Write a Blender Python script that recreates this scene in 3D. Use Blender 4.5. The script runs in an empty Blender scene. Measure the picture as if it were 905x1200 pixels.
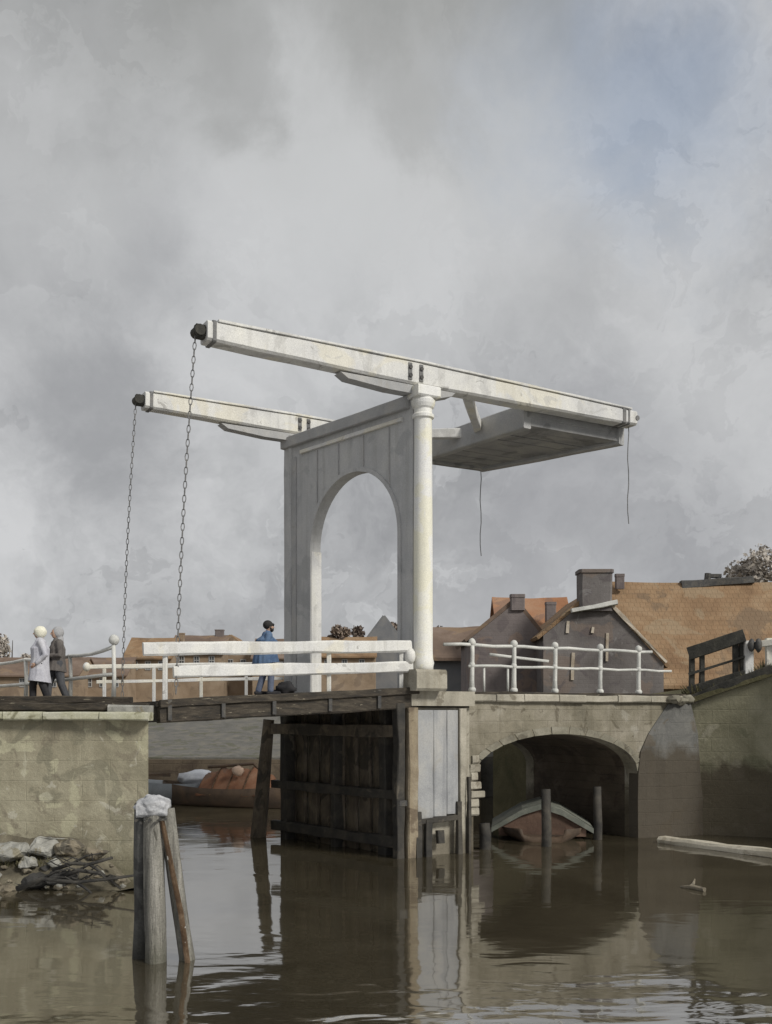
import bpy, bmesh, math, random
from mathutils import Vector, Matrix, noise as mn
R = math.radians
rnd = random.Random(7)
scene = bpy.context.scene
COL = scene.collection

# ------------------------------------------------------------------ camera
F, CX, HZ, EYE = 1200.0, 452.5, 835.0, 3.5
def at(px, py, d):
    return Vector(((px-CX)/F*d, d, EYE-(py-HZ)/F*d))
def gx(px, d): return (px-CX)/F*d
def gz(py, d): return EYE-(py-HZ)/F*d
cam = bpy.data.cameras.new('camera'); camo = bpy.data.objects.new('camera', cam); COL.objects.link(camo)
camo.location = (0, 0, EYE); camo.rotation_euler = (R(90), 0, 0)
cam.sensor_fit = 'HORIZONTAL'; cam.sensor_width = 36; cam.lens = 36*F/905
cam.shift_y = (HZ-600)/905; cam.clip_end = 3000
scene.camera = camo

# ------------------------------------------------------------------ materials
class NT:
    def __init__(s, nt): s.nt = nt; s.n = nt.nodes; s.l = nt.links
    def new(s, t, **kw):
        nd = s.n.new(t)
        for k, v in kw.items(): setattr(nd, k, v)
        return nd
    def link(s, a, b): s.l.new(a, b)
    def setin(s, sock, v):
        if isinstance(v, bpy.types.NodeSocket): s.l.new(v, sock)
        else: sock.default_value = v
    def math(s, op, a, b=0.0, clamp=False):
        m = s.new('ShaderNodeMath', operation=op, use_clamp=clamp); s.setin(m.inputs[0], a); s.setin(m.inputs[1], b); return m.outputs[0]
    def vmath(s, op, a, b=(0,0,0)):
        m = s.new('ShaderNodeVectorMath', operation=op); s.setin(m.inputs[0], a); s.setin(m.inputs[1], b)
        return m.outputs['Value'] if op in ('DISTANCE','DOT_PRODUCT','LENGTH') else m.outputs[0]
    def scale(s, a, k):
        m = s.new('ShaderNodeVectorMath', operation='SCALE'); s.setin(m.inputs[0], a); s.setin(m.inputs['Scale'], k); return m.outputs[0]
    def noise(s, vec, scale, detail=5, rough=.55, dist=0.0):
        m = s.new('ShaderNodeTexNoise'); s.l.new(vec, m.inputs['Vector']); m.inputs['Scale'].default_value = scale
        m.inputs['Detail'].default_value = detail; m.inputs['Roughness'].default_value = rough; m.inputs['Distortion'].default_value = dist
        return m
    def ramp(s, fac, stops, interp='LINEAR'):
        m = s.new('ShaderNodeValToRGB'); cr = m.color_ramp; cr.interpolation = interp
        while len(cr.elements) < len(stops): cr.elements.new(.5)
        for e, (p, c) in zip(cr.elements, stops):
            e.position = p; e.color = (c, c, c, 1) if isinstance(c, (int, float)) else (*c, 1)
        s.l.new(fac, m.inputs[0]); return m.outputs[0]
    def mix(s, fac, a, b, blend='MIX'):
        m = s.new('ShaderNodeMixRGB', blend_type=blend); s.setin(m.inputs[0], fac)
        for k, v in ((1, a), (2, b)):
            if not isinstance(v, bpy.types.NodeSocket) and len(v) == 3: v = (*v, 1)
            s.setin(m.inputs[k], v)
        return m.outputs[0]

MATS = {}
def mat(name, cols, scale=1.2, rough=.85, bump=.25, bscale=14, stains=(), streak=None, brick=None, spec=.25, grain=None, gran=.22, tide=None):
    m = bpy.data.materials.new(name); m.use_nodes = True; MATS[name] = m
    t = NT(m.node_tree); t.n.clear()
    out = t.new('ShaderNodeOutputMaterial'); b = t.new('ShaderNodeBsdfPrincipled'); t.link(b.outputs[0], out.inputs[0])
    pos = t.new('ShaderNodeNewGeometry').outputs['Position']
    vec = pos
    if grain:                                   # stretched along a direction: wood fibre
        mp = t.new('ShaderNodeMapping'); mp.inputs['Scale'].default_value = grain; t.link(pos, mp.inputs['Vector']); vec = mp.outputs[0]
    n1 = t.noise(vec, scale, 8, .62, .5)
    k = len(cols)
    lo, hi = .33, .67
    col = t.ramp(n1.outputs['Fac'], [(lo+(hi-lo)*i/max(1, k-1), c) for i, c in enumerate(cols)])
    height = t.noise(vec, bscale, 6, .65).outputs['Fac']
    if brick:
        dx, dy, w, h, mort, amt = brick
        along = t.vmath('DOT_PRODUCT', pos, (dx, dy, 0)); sep = t.new('ShaderNodeSeparateXYZ'); t.link(pos, sep.inputs[0])
        wob = t.noise(pos, 1.7, 2).outputs['Fac']
        cmb = t.new('ShaderNodeCombineXYZ')
        t.link(t.math('ADD', along, t.math('MULTIPLY', wob, .08)), cmb.inputs[0]); t.link(t.math('ADD', sep.outputs[2], t.math('MULTIPLY', wob, .06)), cmb.inputs[1])
        bt = t.new('ShaderNodeTexBrick'); t.link(cmb.outputs[0], bt.inputs['Vector'])
        bt.inputs['Scale'].default_value = 1; bt.inputs['Brick Width'].default_value = w; bt.inputs['Row Height'].default_value = h
        bt.inputs['Mortar Size'].default_value = mort; bt.inputs['Mortar Smooth'].default_value = .6
        bt.inputs['Color1'].default_value = (.72,.72,.72,1); bt.inputs['Color2'].default_value = (1.12,1.1,1.06,1); bt.inputs['Mortar'].default_value = (.62,.62,.6,1)
        col = t.mix(amt, col, t.mix(1, col, bt.outputs['Color'], 'MULTIPLY'))
        height = t.math('SUBTRACT', height, t.math('MULTIPLY', bt.outputs['Fac'], min(.9, amt*4)))
    if streak:
        sc, amt, sx, sz = streak
        mp = t.new('ShaderNodeMapping'); mp.inputs['Scale'].default_value = (sx, sx, sz); t.link(pos, mp.inputs['Vector'])
        sn = t.noise(mp.outputs[0], 1, 6, .6)
        f = t.math('MULTIPLY', t.ramp(sn.outputs['Fac'], [(.5, 0), (.72, 1)]), amt)
        col = t.mix(f, col, sc)
    for i, (sc, amt, ss, th) in enumerate(stains):           # washes with a crisp edge of their own
        off = t.vmath('ADD', vec if grain else pos, (i*7.3+3, i*3.1, i*5.7))
        sn = t.noise(off, ss, 6, .55, .9)
        f = t.math('MULTIPLY', t.ramp(sn.outputs['Fac'], [(th, 0), (th+.035, 1)]), amt)
        col = t.mix(f, col, sc)
    if tide:                                                # algae and damp up to the high-water mark
        tc, tz, ta = tide
        sp = t.new('ShaderNodeSeparateXYZ'); t.link(pos, sp.inputs[0])
        wv = t.math('ADD', sp.outputs[2], t.math('MULTIPLY', t.math('SUBTRACT', t.noise(pos, 1.3, 6, .65).outputs['Fac'], .5), 1.6))
        mr = t.new('ShaderNodeMapRange'); mr.inputs['From Min'].default_value = tz+.22; mr.inputs['From Max'].default_value = tz-.22; t.link(wv, mr.inputs['Value'])
        col = t.mix(t.math('MULTIPLY', mr.outputs[0], ta), col, tc)
    g = t.ramp(t.noise(pos, 45, 3, .7).outputs['Fac'], [(.3, 1-gran), (.7, 1+gran*.4)])
    col = t.mix(1, col, g, 'MULTIPLY')
    t.link(col, b.inputs['Base Color'])
    b.inputs['Roughness'].default_value = rough; b.inputs['Specular IOR Level'].default_value = spec
    if bump:
        bp = t.new('ShaderNodeBump'); bp.inputs['Strength'].default_value = bump; bp.inputs['Distance'].default_value = .05
        t.link(height, bp.inputs['Height']); t.link(bp.outputs[0], b.inputs['Normal'])
    return m

ux, uy = .866, .5                     # along the bridge, to the right and away
mat('white_paint', [(.57,.57,.57),(.66,.655,.635),(.72,.71,.665)], 1.1, .6, .15, 18, [((.70,.66,.54),.55,.6,.54),((.46,.455,.44),.5,1.3,.58),((.30,.29,.27),.6,2.6,.64)], ((.40,.39,.36),.5,5,.4))
mat('portal_shade_paint', [(.42,.425,.43),(.48,.48,.48),(.53,.53,.515)], .8, .65, .15, 16, [((.35,.355,.36),.6,.8,.57)], ((.31,.31,.30),.5,5,.45))  # white paint greyed so its colour carries the shade on the portal face
mat('column_paint', [(.72,.72,.73),(.78,.775,.75),(.82,.80,.70)], .9, .55, .12, 18, [((.78,.75,.58),.6,.9,.52)], ((.5,.5,.48),.45,7,.5))
mat('grey_paint', [(.33,.335,.34),(.39,.39,.39),(.45,.44,.42)], 1.2, .7, .2, 14, [((.32,.31,.29),.5,1.6,.6)])
mat('weight_shade_paint', [(.25,.25,.255),(.32,.32,.32),(.40,.39,.37)], 1.0, .75, .2, 10, [((.18,.18,.18),.6,1.2,.55)])  # darkened colour holds the shade under the counterweight
mat('dark_iron', [(.035,.035,.037),(.06,.058,.055),(.10,.09,.075)], 6, .6, .3, 30, spec=.4)
mat('chain_iron', [(.11,.11,.112),(.16,.16,.16),(.2,.19,.18)], 6, .6, .3, 30, spec=.4)
mat('dark_timber', [(.075,.065,.053),(.125,.105,.082),(.185,.155,.118)], 1.6, .8, .5, 9, [((.24,.195,.14),.5,1.4,.6),((.05,.046,.04),.75,1.1,.56)], ((.22,.18,.125),.5,7,.5))
mat('girder_timber', [(.030,.028,.025),(.055,.046,.036),(.10,.085,.065)], 2.5, .8, .5, 12, [((.36,.32,.24),.75,3.2,.66)], grain=(1,1,5))
mat('black_timber', [(.03,.029,.028),(.052,.048,.042),(.085,.076,.062)], 2, .75, .4, 12, [((.15,.13,.10),.5,2,.62)])
mat('fence_timber', [(.030,.030,.028),(.055,.053,.046),(.09,.085,.07)], 2.4, .8, .4, 14)
mat('brown_pile', [(.16,.13,.095),(.25,.205,.145),(.34,.295,.22)], 1.8, .85, .5, 12, [((.12,.09,.065),.7,1.3,.56)], ((.33,.27,.17),.5,7,.4))
mat('grey_board', [(.27,.275,.285),(.345,.35,.355),(.42,.41,.39)], 1.0, .8, .25, 10, [((.30,.28,.24),.35,.9,.57)], ((.19,.195,.21),.55,6,.3), tide=((.22,.21,.18),.4,.5))
mat('pale_stone', [(.25,.23,.19),(.36,.335,.275),(.46,.425,.355)], 1.3, .9, .4, 10, [((.13,.11,.08),.6,1.5,.6)], ((.20,.17,.12),.5,4,.4), tide=((0.1, 0.085, 0.06), 0.5, 0.7))
mat('arch_stone', [(.145,.132,.10),(.23,.208,.158),(.315,.288,.232)], .9, .9, .45, 9, [((.10,.085,.06),.65,1.7,.6),((.35,.33,.28),.55,1.1,.6)], ((.11,.095,.065),.5,4,.4), (ux,uy,.8,.3,.015,.16), tide=((.07,.058,.04),1.0,.8))
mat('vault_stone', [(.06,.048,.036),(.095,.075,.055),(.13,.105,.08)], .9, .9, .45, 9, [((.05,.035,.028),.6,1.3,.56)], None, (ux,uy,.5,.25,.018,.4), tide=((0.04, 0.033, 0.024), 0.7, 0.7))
mat('ring_stone', [(.15,.138,.11),(.22,.205,.16),(.29,.27,.22)], 2.1, .9, .4, 10, [((.09,.08,.06),.6,1.7,.58)])
mat('wet_stone', [(.045,.038,.028),(.075,.062,.046),(.11,.095,.07)], 1.1, .8, .5, 8, [((.03,.026,.02),.7,1,.56)])
mat('wing_stone', [(.10,.10,.095),(.15,.148,.14),(.20,.195,.18)], 1.2, .9, .45, 8, [((.12,.10,.075),.7,1,.56)], None, (.9,.4,.9,.36,.015,.1), tide=((.075,.062,.045),2.5,.9))
mat('quay_stone', [(.20,.185,.13),(.30,.275,.20),(.40,.375,.28)], .5, .92, .55, 5, [((.16,.152,.11),.5,1.1,.55),((.46,.44,.31),.6,1.3,.57),((.50,.48,.41),.45,2.7,.64),((.20,.175,.13),.6,1.9,.6),((.46,.44,.34),.6,1.5,.67)], ((.19,.17,.115),.5,2.2,.3), (1,0,1.15,.42,.012,.05), tide=((0.13, 0.12, 0.075), 0.55, 0.7))
mat('coping_stone', [(.30,.29,.20),(.42,.41,.30),(.50,.49,.40)], 1.8, .9, .35, 12, [((.15,.14,.08),.7,1.6,.55)])
mat('bank_wall', [(.19,.178,.12),(.26,.245,.17),(.34,.32,.235)], .6, .95, .6, 7, [((.14,.14,.09),.6,.7,.57),((.38,.355,.28),.5,.7,.62)], ((.15,.142,.09),.5,2,.35), (.91,-.41,1.0,.4,.018,.05), tide=((.075,.06,.042),2.0,.85))
mat('grassy_earth', [(.07,.07,.035),(.11,.10,.055),(.16,.14,.08)], .8, .95, .7, 9)
mat('ground_earth', [(.14,.115,.08),(.20,.165,.115),(.26,.22,.16)], .6, .95, .5, 6)
mat('paving', [(.16,.14,.11),(.24,.21,.165),(.30,.27,.21)], .9, .9, .4, 9)
mat('bank_slope', [(.115,.112,.10),(.145,.14,.128),(.19,.175,.145)], 1.6, .95, 1, 3.5, [((.10,.10,.065),.6,1.1,.56)])
mat('far_wall', [(.07,.055,.04),(.12,.095,.068),(.17,.135,.10)], .5, .9, .4, 6, [((.06,.045,.035),.6,.8,.55)], None, (1,0,.8,.35,.02,.3))
mat('mud', [(.07,.062,.045),(.12,.105,.075),(.2,.18,.13)], 1.5, .7, .7, 8)
mat('rock_pale', [(.22,.215,.195),(.32,.315,.285),(.42,.415,.385)], 2.2, .9, .6, 7, [((.22,.19,.12),.7,1.6,.56)])
mat('rock_brown', [(.14,.12,.09),(.22,.19,.14),(.30,.27,.21)], 2.2, .9, .6, 7, [((.07,.065,.055),.7,1.6,.56)])
mat('rock_dark', [(.03,.03,.03),(.055,.053,.05),(.09,.085,.075)], 2.2, .8, .6, 7)
mat('dolphin_grey', [(.15,.145,.13),(.26,.25,.22),(.36,.345,.31)], 2.4, .85, .9, 10, [((.09,.085,.07),.75,4.5,.6)], ((.05,.047,.04),.85,16,.5), grain=(2.2,2.2,.35), gran=.35, tide=((0.09, 0.088, 0.065), 0.22, 0.75))
mat('dolphin_dark', [(.06,.06,.058),(.10,.10,.095),(.15,.145,.135)], 1.6, .85, .5, 16, [((.04,.04,.04),.6,1.5,.55)], ((.05,.05,.05),.6,14,.6), tide=((0.035, 0.035, 0.03), 0.22, 0.75))
mat('dolphin_cap', [(.28,.285,.30),(.42,.425,.44),(.55,.555,.57)], 7, .7, .4, 12, [((.28,.28,.29),.6,4,.58)])
mat('strap_brown', [(.05,.03,.018),(.09,.055,.03),(.16,.11,.07)], 5, .7, .4, 20, [((.75,.75,.7),.7,7,.64)])
mat('slate_wall', [(.12,.108,.105),(.165,.15,.146),(.21,.195,.19)], .55, .9, .35, 6, [((.22,.17,.14),.55,.7,.55),((.11,.095,.10),.6,1.1,.57),((.27,.26,.255),.45,1.6,.63)], ((.19,.18,.175),.4,2.2,.35), (1,0,.46,.17,.015,.06))
mat('plum_wall', [(.14,.118,.115),(.185,.16,.155),(.22,.19,.185)], .55, .9, .35, 6, [((.25,.18,.14),.55,.8,.55),((.12,.10,.105),.5,1.2,.57)], None, (1,0,.46,.17,.015,.06))
mat('blue_wall', [(.14,.15,.165),(.19,.195,.205),(.24,.24,.235)], .4, .9, .3, 6)
mat('ochre_wall', [(.22,.165,.115),(.29,.22,.155),(.34,.27,.2)], .4, .9, .3, 6, [((.17,.13,.10),.5,.5,.57)])
mat('orange_roof', [(.20,.125,.072),(.275,.178,.103),(.33,.232,.145)], .5, .9, .7, 4, [((.155,.115,.08),.6,.35,.58),((.31,.245,.165),.5,.5,.6)], ((.21,.15,.09),.4,1.6,.5), (1,0,.30,.26,.03,.12))
mat('red_roof', [(.24,.115,.06),(.33,.16,.085),(.36,.22,.14)], .4, .9, .45, 5, [((.2,.13,.1),.6,.5,.56)])
mat('brown_roof', [(.13,.095,.075),(.18,.13,.10),(.23,.175,.14)], .4, .9, .45, 5, [((.26,.18,.11),.5,.5,.57)])
mat('roof_edge', [(.34,.27,.20),(.48,.42,.34),(.58,.52,.45)], 2, .8, .3, 8)
mat('white_trim', [(.45,.45,.43),(.58,.58,.55),(.68,.67,.63)], 2, .7, .2, 10)
mat('window_glass', [(.05,.055,.06),(.07,.075,.08)], 2, .2, 0, spec=.5)
mat('bark', [(.06,.05,.045),(.10,.085,.07)], 3, .9, .4, 14)
mat('foliage_brown', [(.13,.105,.095),(.20,.16,.135),(.27,.215,.17)], .7, .9, 0)
mat('foliage_pale', [(.34,.31,.275),(.45,.41,.365),(.55,.51,.46)], .7, .9, 0)
mat('boat_hull_grey', [(.17,.185,.20),(.24,.26,.28)], 1.4, .7, .2, 10)
mat('boat_hull_brown', [(.06,.045,.035),(.11,.075,.05)], 1.4, .7, .3, 10)
mat('tarp_white', [(.55,.57,.62),(.68,.70,.74)], 2, .8, .3, 5)
mat('tarp_orange', [(.11,.055,.034),(.19,.09,.05),(.24,.135,.085)], 1.3, .85, .3, 4, [((.14,.10,.08),.6,1,.55)])
mat('tarp_pink', [(.45,.32,.24),(.55,.42,.33)], 2, .85, .2, 5)
mat('tarp_green', [(.12,.13,.11),(.17,.18,.155),(.23,.235,.20)], 1.6, .85, .3, 6, [((.2,.19,.15),.6,2,.58)])
mat('cabin_red', [(.08,.055,.042),(.125,.08,.06),(.17,.11,.08)], 1.3, .85, .3, 6)
mat('log_pale', [(.40,.36,.28),(.52,.48,.39),(.60,.56,.47)], 1.4, .8, .3, 10, [((.3,.26,.19),.6,1.5,.6)])
mat('branch_dark', [(.025,.025,.025),(.05,.047,.043),(.08,.075,.065)], 4, .85, .4, 12)
mat('skin', [(.42,.27,.20),(.48,.32,.24)], 8, .6, 0)
mat('cloth_lavender', [(.42,.42,.47),(.50,.50,.55),(.56,.56,.59)], 3, .9, .2, 30)
mat('cloth_cream', [(.72,.70,.58),(.80,.78,.66)], 6, .9, .2, 40)
mat('cloth_dark', [(.025,.025,.028),(.045,.043,.045)], 5, .9, .2, 30)
mat('cloth_greybrown', [(.10,.09,.085),(.16,.145,.135)], 4, .9, .2, 30)
mat('cloth_slate', [(.06,.062,.07),(.10,.102,.11)], 4, .9, .2, 30)
mat('cloth_grey', [(.30,.30,.31),(.40,.40,.41)], 4, .9, .2, 30)
mat('cloth_blue', [(.06,.10,.18),(.09,.145,.245),(.12,.18,.28)], 4, .9, .2, 30)
mat('cloth_trouser_blue', [(.10,.12,.18),(.15,.175,.24)], 4, .9, .2, 30)
mat('hair_dark', [(.02,.019,.02),(.04,.037,.036)], 20, .7, .3, 60)
mat('eye_dark', [(.02,.02,.02),(.03,.03,.03)], 3, .3, 0)

def water_mat():
    m = bpy.data.materials.new('canal_water'); m.use_nodes = True; t = NT(m.node_tree); t.n.clear(); MATS['water'] = m
    out = t.new('ShaderNodeOutputMaterial'); b = t.new('ShaderNodeBsdfPrincipled'); t.link(b.outputs[0], out.inputs[0])
    pos = t.new('ShaderNodeNewGeometry').outputs['Position']
    n = t.noise(pos, .25, 5, .6, .6)
    t.link(t.ramp(n.outputs['Fac'], [(.35, (.042,.035,.022)), (.65, (.075,.064,.042))]), b.inputs['Base Color'])
    b.inputs['Roughness'].default_value = .05; b.inputs['IOR'].default_value = 5.5
    mp = t.new('ShaderNodeMapping'); mp.inputs['Scale'].default_value = (.55, 1.0, 1); t.link(pos, mp.inputs['Vector'])
    h1 = t.noise(mp.outputs[0], 1.15, 2, .45, .7).outputs['Fac']
    h2 = t.noise(mp.outputs[0], 4.5, 2, .5, .3).outputs['Fac']
    # ripples gather in patches, elsewhere the surface lies nearly still
    patch = t.ramp(t.noise(pos, .12, 2).outputs['Fac'], [(.40, .25), (.62, 1)])
    sy = t.new('ShaderNodeSeparateXYZ'); t.link(pos, sy.inputs[0])
    nr = t.new('ShaderNodeMapRange'); nr.inputs['From Min'].default_value = 14.6; nr.inputs['From Max'].default_value = 12.0; nr.inputs['To Max'].default_value = 1.5
    t.link(t.math('ADD', sy.outputs[1], t.math('MULTIPLY', t.noise(pos, .5, 2).outputs['Fac'], 1.5)), nr.inputs['Value'])      # breeze ruffles the open water near the viewer
    patch = t.math('ADD', patch, nr.outputs[0])
    h = t.math('MULTIPLY', t.math('ADD', h1, t.math('MULTIPLY', h2, .12)), patch)
    bp = t.new('ShaderNodeBump'); bp.inputs['Strength'].default_value = .15; bp.inputs['Distance'].default_value = .12
    t.link(h, bp.inputs['Height']); t.link(bp.outputs[0], b.inputs['Normal'])
water_mat()

# ------------------------------------------------------------------ mesh helpers
class MB:
    def __init__(s): s.bm = bmesh.new()
    def face(s, vs): return s.bm.faces.new(vs)
    def loft(s, rings, caps=True, closed=True):
        vr = [[s.bm.verts.new(p) for p in r] for r in rings]
        n = len(vr[0])
        for a, b in zip(vr, vr[1:]):
            for i in range(n if closed else n-1):
                j = (i+1) % n
                s.face((a[i], a[j], b[j], b[i]))
        if caps and closed:
            s.face(list(reversed(vr[0]))); s.face(vr[-1])
        return s
    def beam(s, p0, p1, w, h, up=(0,0,1), ch=None, segs=None, jit=0.0, w1=None, h1=None):
        """squared timber from p0 to p1: chamfered edges, a little uneven"""
        p0, p1 = Vector(p0), Vector(p1); ax = (p1-p0); L = ax.length; ax.normalize()
        up = Vector(up); side = ax.cross(up)
        if side.length < 1e-4: up = Vector((0,1,0)); side = ax.cross(up)
        side.normalize(); up2 = side.cross(ax).normalized()
        if ch is None: ch = min(w, h)*.1
        segs = segs or max(1, int(L/.5)); w1 = w if w1 is None else w1; h1 = h if h1 is None else h1
        rings = []; seed = rnd.random()*100
        for k in range(segs+1):
            f = k/segs; c = p0+ax*(L*f); a, b = (w+(w1-w)*f)/2, (h+(h1-h)*f)/2
            ring = []
            for i, (x, y) in enumerate(((a, b-ch), (a-ch, b), (-a+ch, b), (-a, b-ch), (-a, -b+ch), (-a+ch, -b), (a-ch, -b), (a, -b+ch))):
                j = jit*mn.noise(Vector((f*L*1.1+seed, i*.35, seed)))
                j2 = jit*mn.noise(Vector((f*L*1.1+seed, i*.35, seed+31)))
                ring.append(c+side*(x+j)+up2*(y+j2))
            rings.append(ring)
        return s.loft(rings)
    def box(s, c, size, rot=0.0, ch=None, jit=0.0):
        sx, sy, sz = size; c = Vector(c)
        d = Vector((math.cos(rot), math.sin(rot), 0))*sx/2
        return s.beam(c-d, c+d, sy, sz, ch=ch if ch is not None else min(sy, sz, .2)*.08, jit=jit)
    def tube(s, pts, radii, n=10, round_ends=False, jit=0.0):
        pts = [Vector(p) for p in pts]
        if isinstance(radii, (int, float)): radii = [radii]*len(pts)
        radii = list(radii)
        if round_ends:
            def cap(pa, pb, r):
                d = (pa-pb).normalized(); return [(pa+d*r*math.sin(a), r*math.cos(a)) for a in (R(75), R(50), R(25))]
            A = cap(pts[0], pts[1], radii[0]); B = cap(pts[-1], pts[-2], radii[-1])
            pts = [p for p, _ in A]+pts+[p for p, _ in reversed(B)]; radii = [r for _, r in A]+radii+[r for _, r in reversed(B)]
        rings = []; ref = None; seed = rnd.random()*50
        for i, p in enumerate(pts):
            a = pts[max(0, i-1)]; b = pts[min(len(pts)-1, i+1)]; ax = (b-a).normalized()
            if ref is None: ref = Vector((1,0,0)) if abs(ax.x) < .8 else Vector((0,1,0))
            e1 = (ref-ax*ref.dot(ax)).normalized(); e2 = ax.cross(e1); ref = e1
            ring = []
            for k in range(n):
                th = 2*math.pi*k/n; r = radii[i]*(1+jit*mn.noise(Vector((math.cos(th)*1.3+seed, math.sin(th)*1.3, p.z*.9+p.x*.9))))
                ring.append(p+(e1*math.cos(th)+e2*math.sin(th))*r)
            rings.append(ring)
        return s.loft(rings)
    def lathe(s, c, prof, n=24):
        c = Vector(c)
        return s.loft([[c+Vector((r*math.cos(2*math.pi*k/n), r*math.sin(2*math.pi*k/n), z)) for k in range(n)] for r, z in prof])
    def ball(s, c, r, sq=(1,1,1), sub=2, jit=0.0, js=1.5):
        g = bmesh.ops.create_icosphere(s.bm, subdivisions=sub, radius=1.0); seed = rnd.random()*80
        for v in g['verts']:
            k = 1+jit*mn.noise(v.co*js+Vector((seed, seed, seed)))
            v.co = Vector((v.co.x*sq[0], v.co.y*sq[1], v.co.z*sq[2]))*r*k+Vector(c)
        return s
    def prism(s, poly, o, a, n, th):
        """poly in (along a, z) from origin o, thickness th along n"""
        o, a, n = Vector(o), Vector(a), Vector(n)
        f = [s.bm.verts.new(o+a*x+Vector((0,0,z))) for x, z in poly]
        b = [s.bm.verts.new(o+a*x+Vector((0,0,z))+n*th) for x, z in poly]
        k = len(poly); s.face(f); s.face(list(reversed(b)))
        for i in range(k):
            j = (i+1) % k; s.face((f[j], f[i], b[i], b[j]))
        return s
    def slab(s, plan, z0, z1):
        """plan polygon [(x,y) or (x,y,ztop)]"""
        tp = [s.bm.verts.new((p[0], p[1], p[2] if len(p) > 2 else z1)) for p in plan]; bt = [s.bm.verts.new((p[0], p[1], z0)) for p in plan]
        s.face(tp); s.face(list(reversed(bt))); k = len(plan)
        for i in range(k):
            j = (i+1) % k; s.face((tp[j], tp[i], bt[i], bt[j]))
        return s

def chain_loc(o):
    v = Vector((0,0,0))
    while o: v += o.location; o = o.parent
    return v
def O(name, mb, m, parent=None, smooth=False, local=False, kind=None):
    bm = mb.bm if isinstance(mb, MB) else mb
    bm.normal_update()
    big = [f for f in bm.faces if len(f.verts) > 4]
    if big: bmesh.ops.triangulate(bm, faces=big)
    bmesh.ops.recalc_face_normals(bm, faces=bm.faces)
    if parent is not None and not local:
        off = chain_loc(parent); bmesh.ops.translate(bm, verts=bm.verts, vec=-off)
    me = bpy.data.meshes.new(name); bm.to_mesh(me); bm.free()
    o = bpy.data.objects.new(name, me); COL.objects.link(o)
    me.materials.append(MATS[m])
    if smooth: me.polygons.foreach_set('use_smooth', [True]*len(me.polygons))
    if parent is not None: o.parent = parent
    if kind: o['kind'] = kind
    return o
def tag(o, label, cat, group=None):
    o['label'] = label; o['category'] = cat
    if group: o['group'] = group
    return o
def thing(name, label, cat, loc, group=None):
    o = bpy.data.objects.new(name, None); COL.objects.link(o); o.location = loc; o.empty_display_size = .3
    return tag(o, label, cat, group)
def remeshed(mb, voxel, smooth=4):
    bm = mb.bm; bmesh.ops.recalc_face_normals(bm, faces=bm.faces)
    me = bpy.data.meshes.new('tmp'); bm.to_mesh(me); bm.free()
    o = bpy.data.objects.new('tmp', me); COL.objects.link(o)
    r = o.modifiers.new('r', 'REMESH'); r.mode = 'VOXEL'; r.voxel_size = voxel; r.adaptivity = 0
    s = o.modifiers.new('s', 'SMOOTH'); s.iterations = smooth; s.factor = .5
    dg = bpy.context.evaluated_depsgraph_get(); dg.update()
    me2 = bpy.data.meshes.new_from_object(o.evaluated_get(dg))
    out = MB(); out.bm.from_mesh(me2)
    bpy.data.objects.remove(o); bpy.data.meshes.remove(me); bpy.data.meshes.remove(me2)
    return out

# ------------------------------------------------------------------ bridge frame
U = Vector((ux, uy, 0)); NRM = Vector((uy, -ux, 0))            # NRM points out of the near side
NP = Vector((.77, 25.0, 0)); FP = Vector((-2.62, 28.9, 0))
PD = (FP-NP); PW = PD.length; PD.normalize()                    # across the bridge, near to far
def near(t, z=0, off=0): return NP+U*t+NRM*off+Vector((0,0,z))
def far(t, z=0, off=0): return FP+U*t+NRM*off+Vector((0,0,z))
def zd(t): return 4.06+.052*min(t, 0)                           # road surface of the leaf falls towards the quay

# ------------------------------------------------------------------ setting
w = MB(); w.bm.faces.new([w.bm.verts.new(p) for p in ((-900,-60,0),(900,-60,0),(900,1500,0),(-900,1500,0))])
O('water', w, 'water', kind='structure')
# left quay land, behind its wall
QC = Vector((-4.98, 21.55, 0)); QB = Vector((-7.25, 26.4, 0))
lq = MB(); lq.slab([(-90, 21.75), (QC.x-.42, 21.85), (QB.x-.25, QB.y), (-12.2, 37.0), (-16, 44), (-90, 44)], -1, 3.62)
O('quay_ground', lq, 'paving', kind='structure')
# far ground rising to the house row
fg = MB(); fg.slab([(-400, 43, 1.62), (-16.2, 43, 1.62), (3.8, 42.5, 1.62), (22, 44, 3.0), (22, 53, 3.3), (-400, 53, 3.3)], -1, 2)
O('far_bank', fg, 'bank_slope', kind='structure')
fg = MB(); fg.slab([(-900, 52.9), (900, 52.9), (900, 1500), (-900, 1500)], -1, 3.28)
O('ground', fg, 'ground_earth', kind='structure')
# right land behind the stone bridge and the right bank
rg = MB(); rg.slab([(7.1, 28.85, 3.6), (8.75, 29.85, 3.66), (10.9, 28.85, 4.5), (15.2, 24.1, 4.64), (20.3, -12, 4.64), (120, -12, 4.64), (120, 53, 3.5), (22, 53, 3.45), (5.2, 47, 3.4), (3.6, 34.4, 3.5)], -1, 3.6)
O('right_ground', rg, 'grassy_earth', kind='structure')

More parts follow.
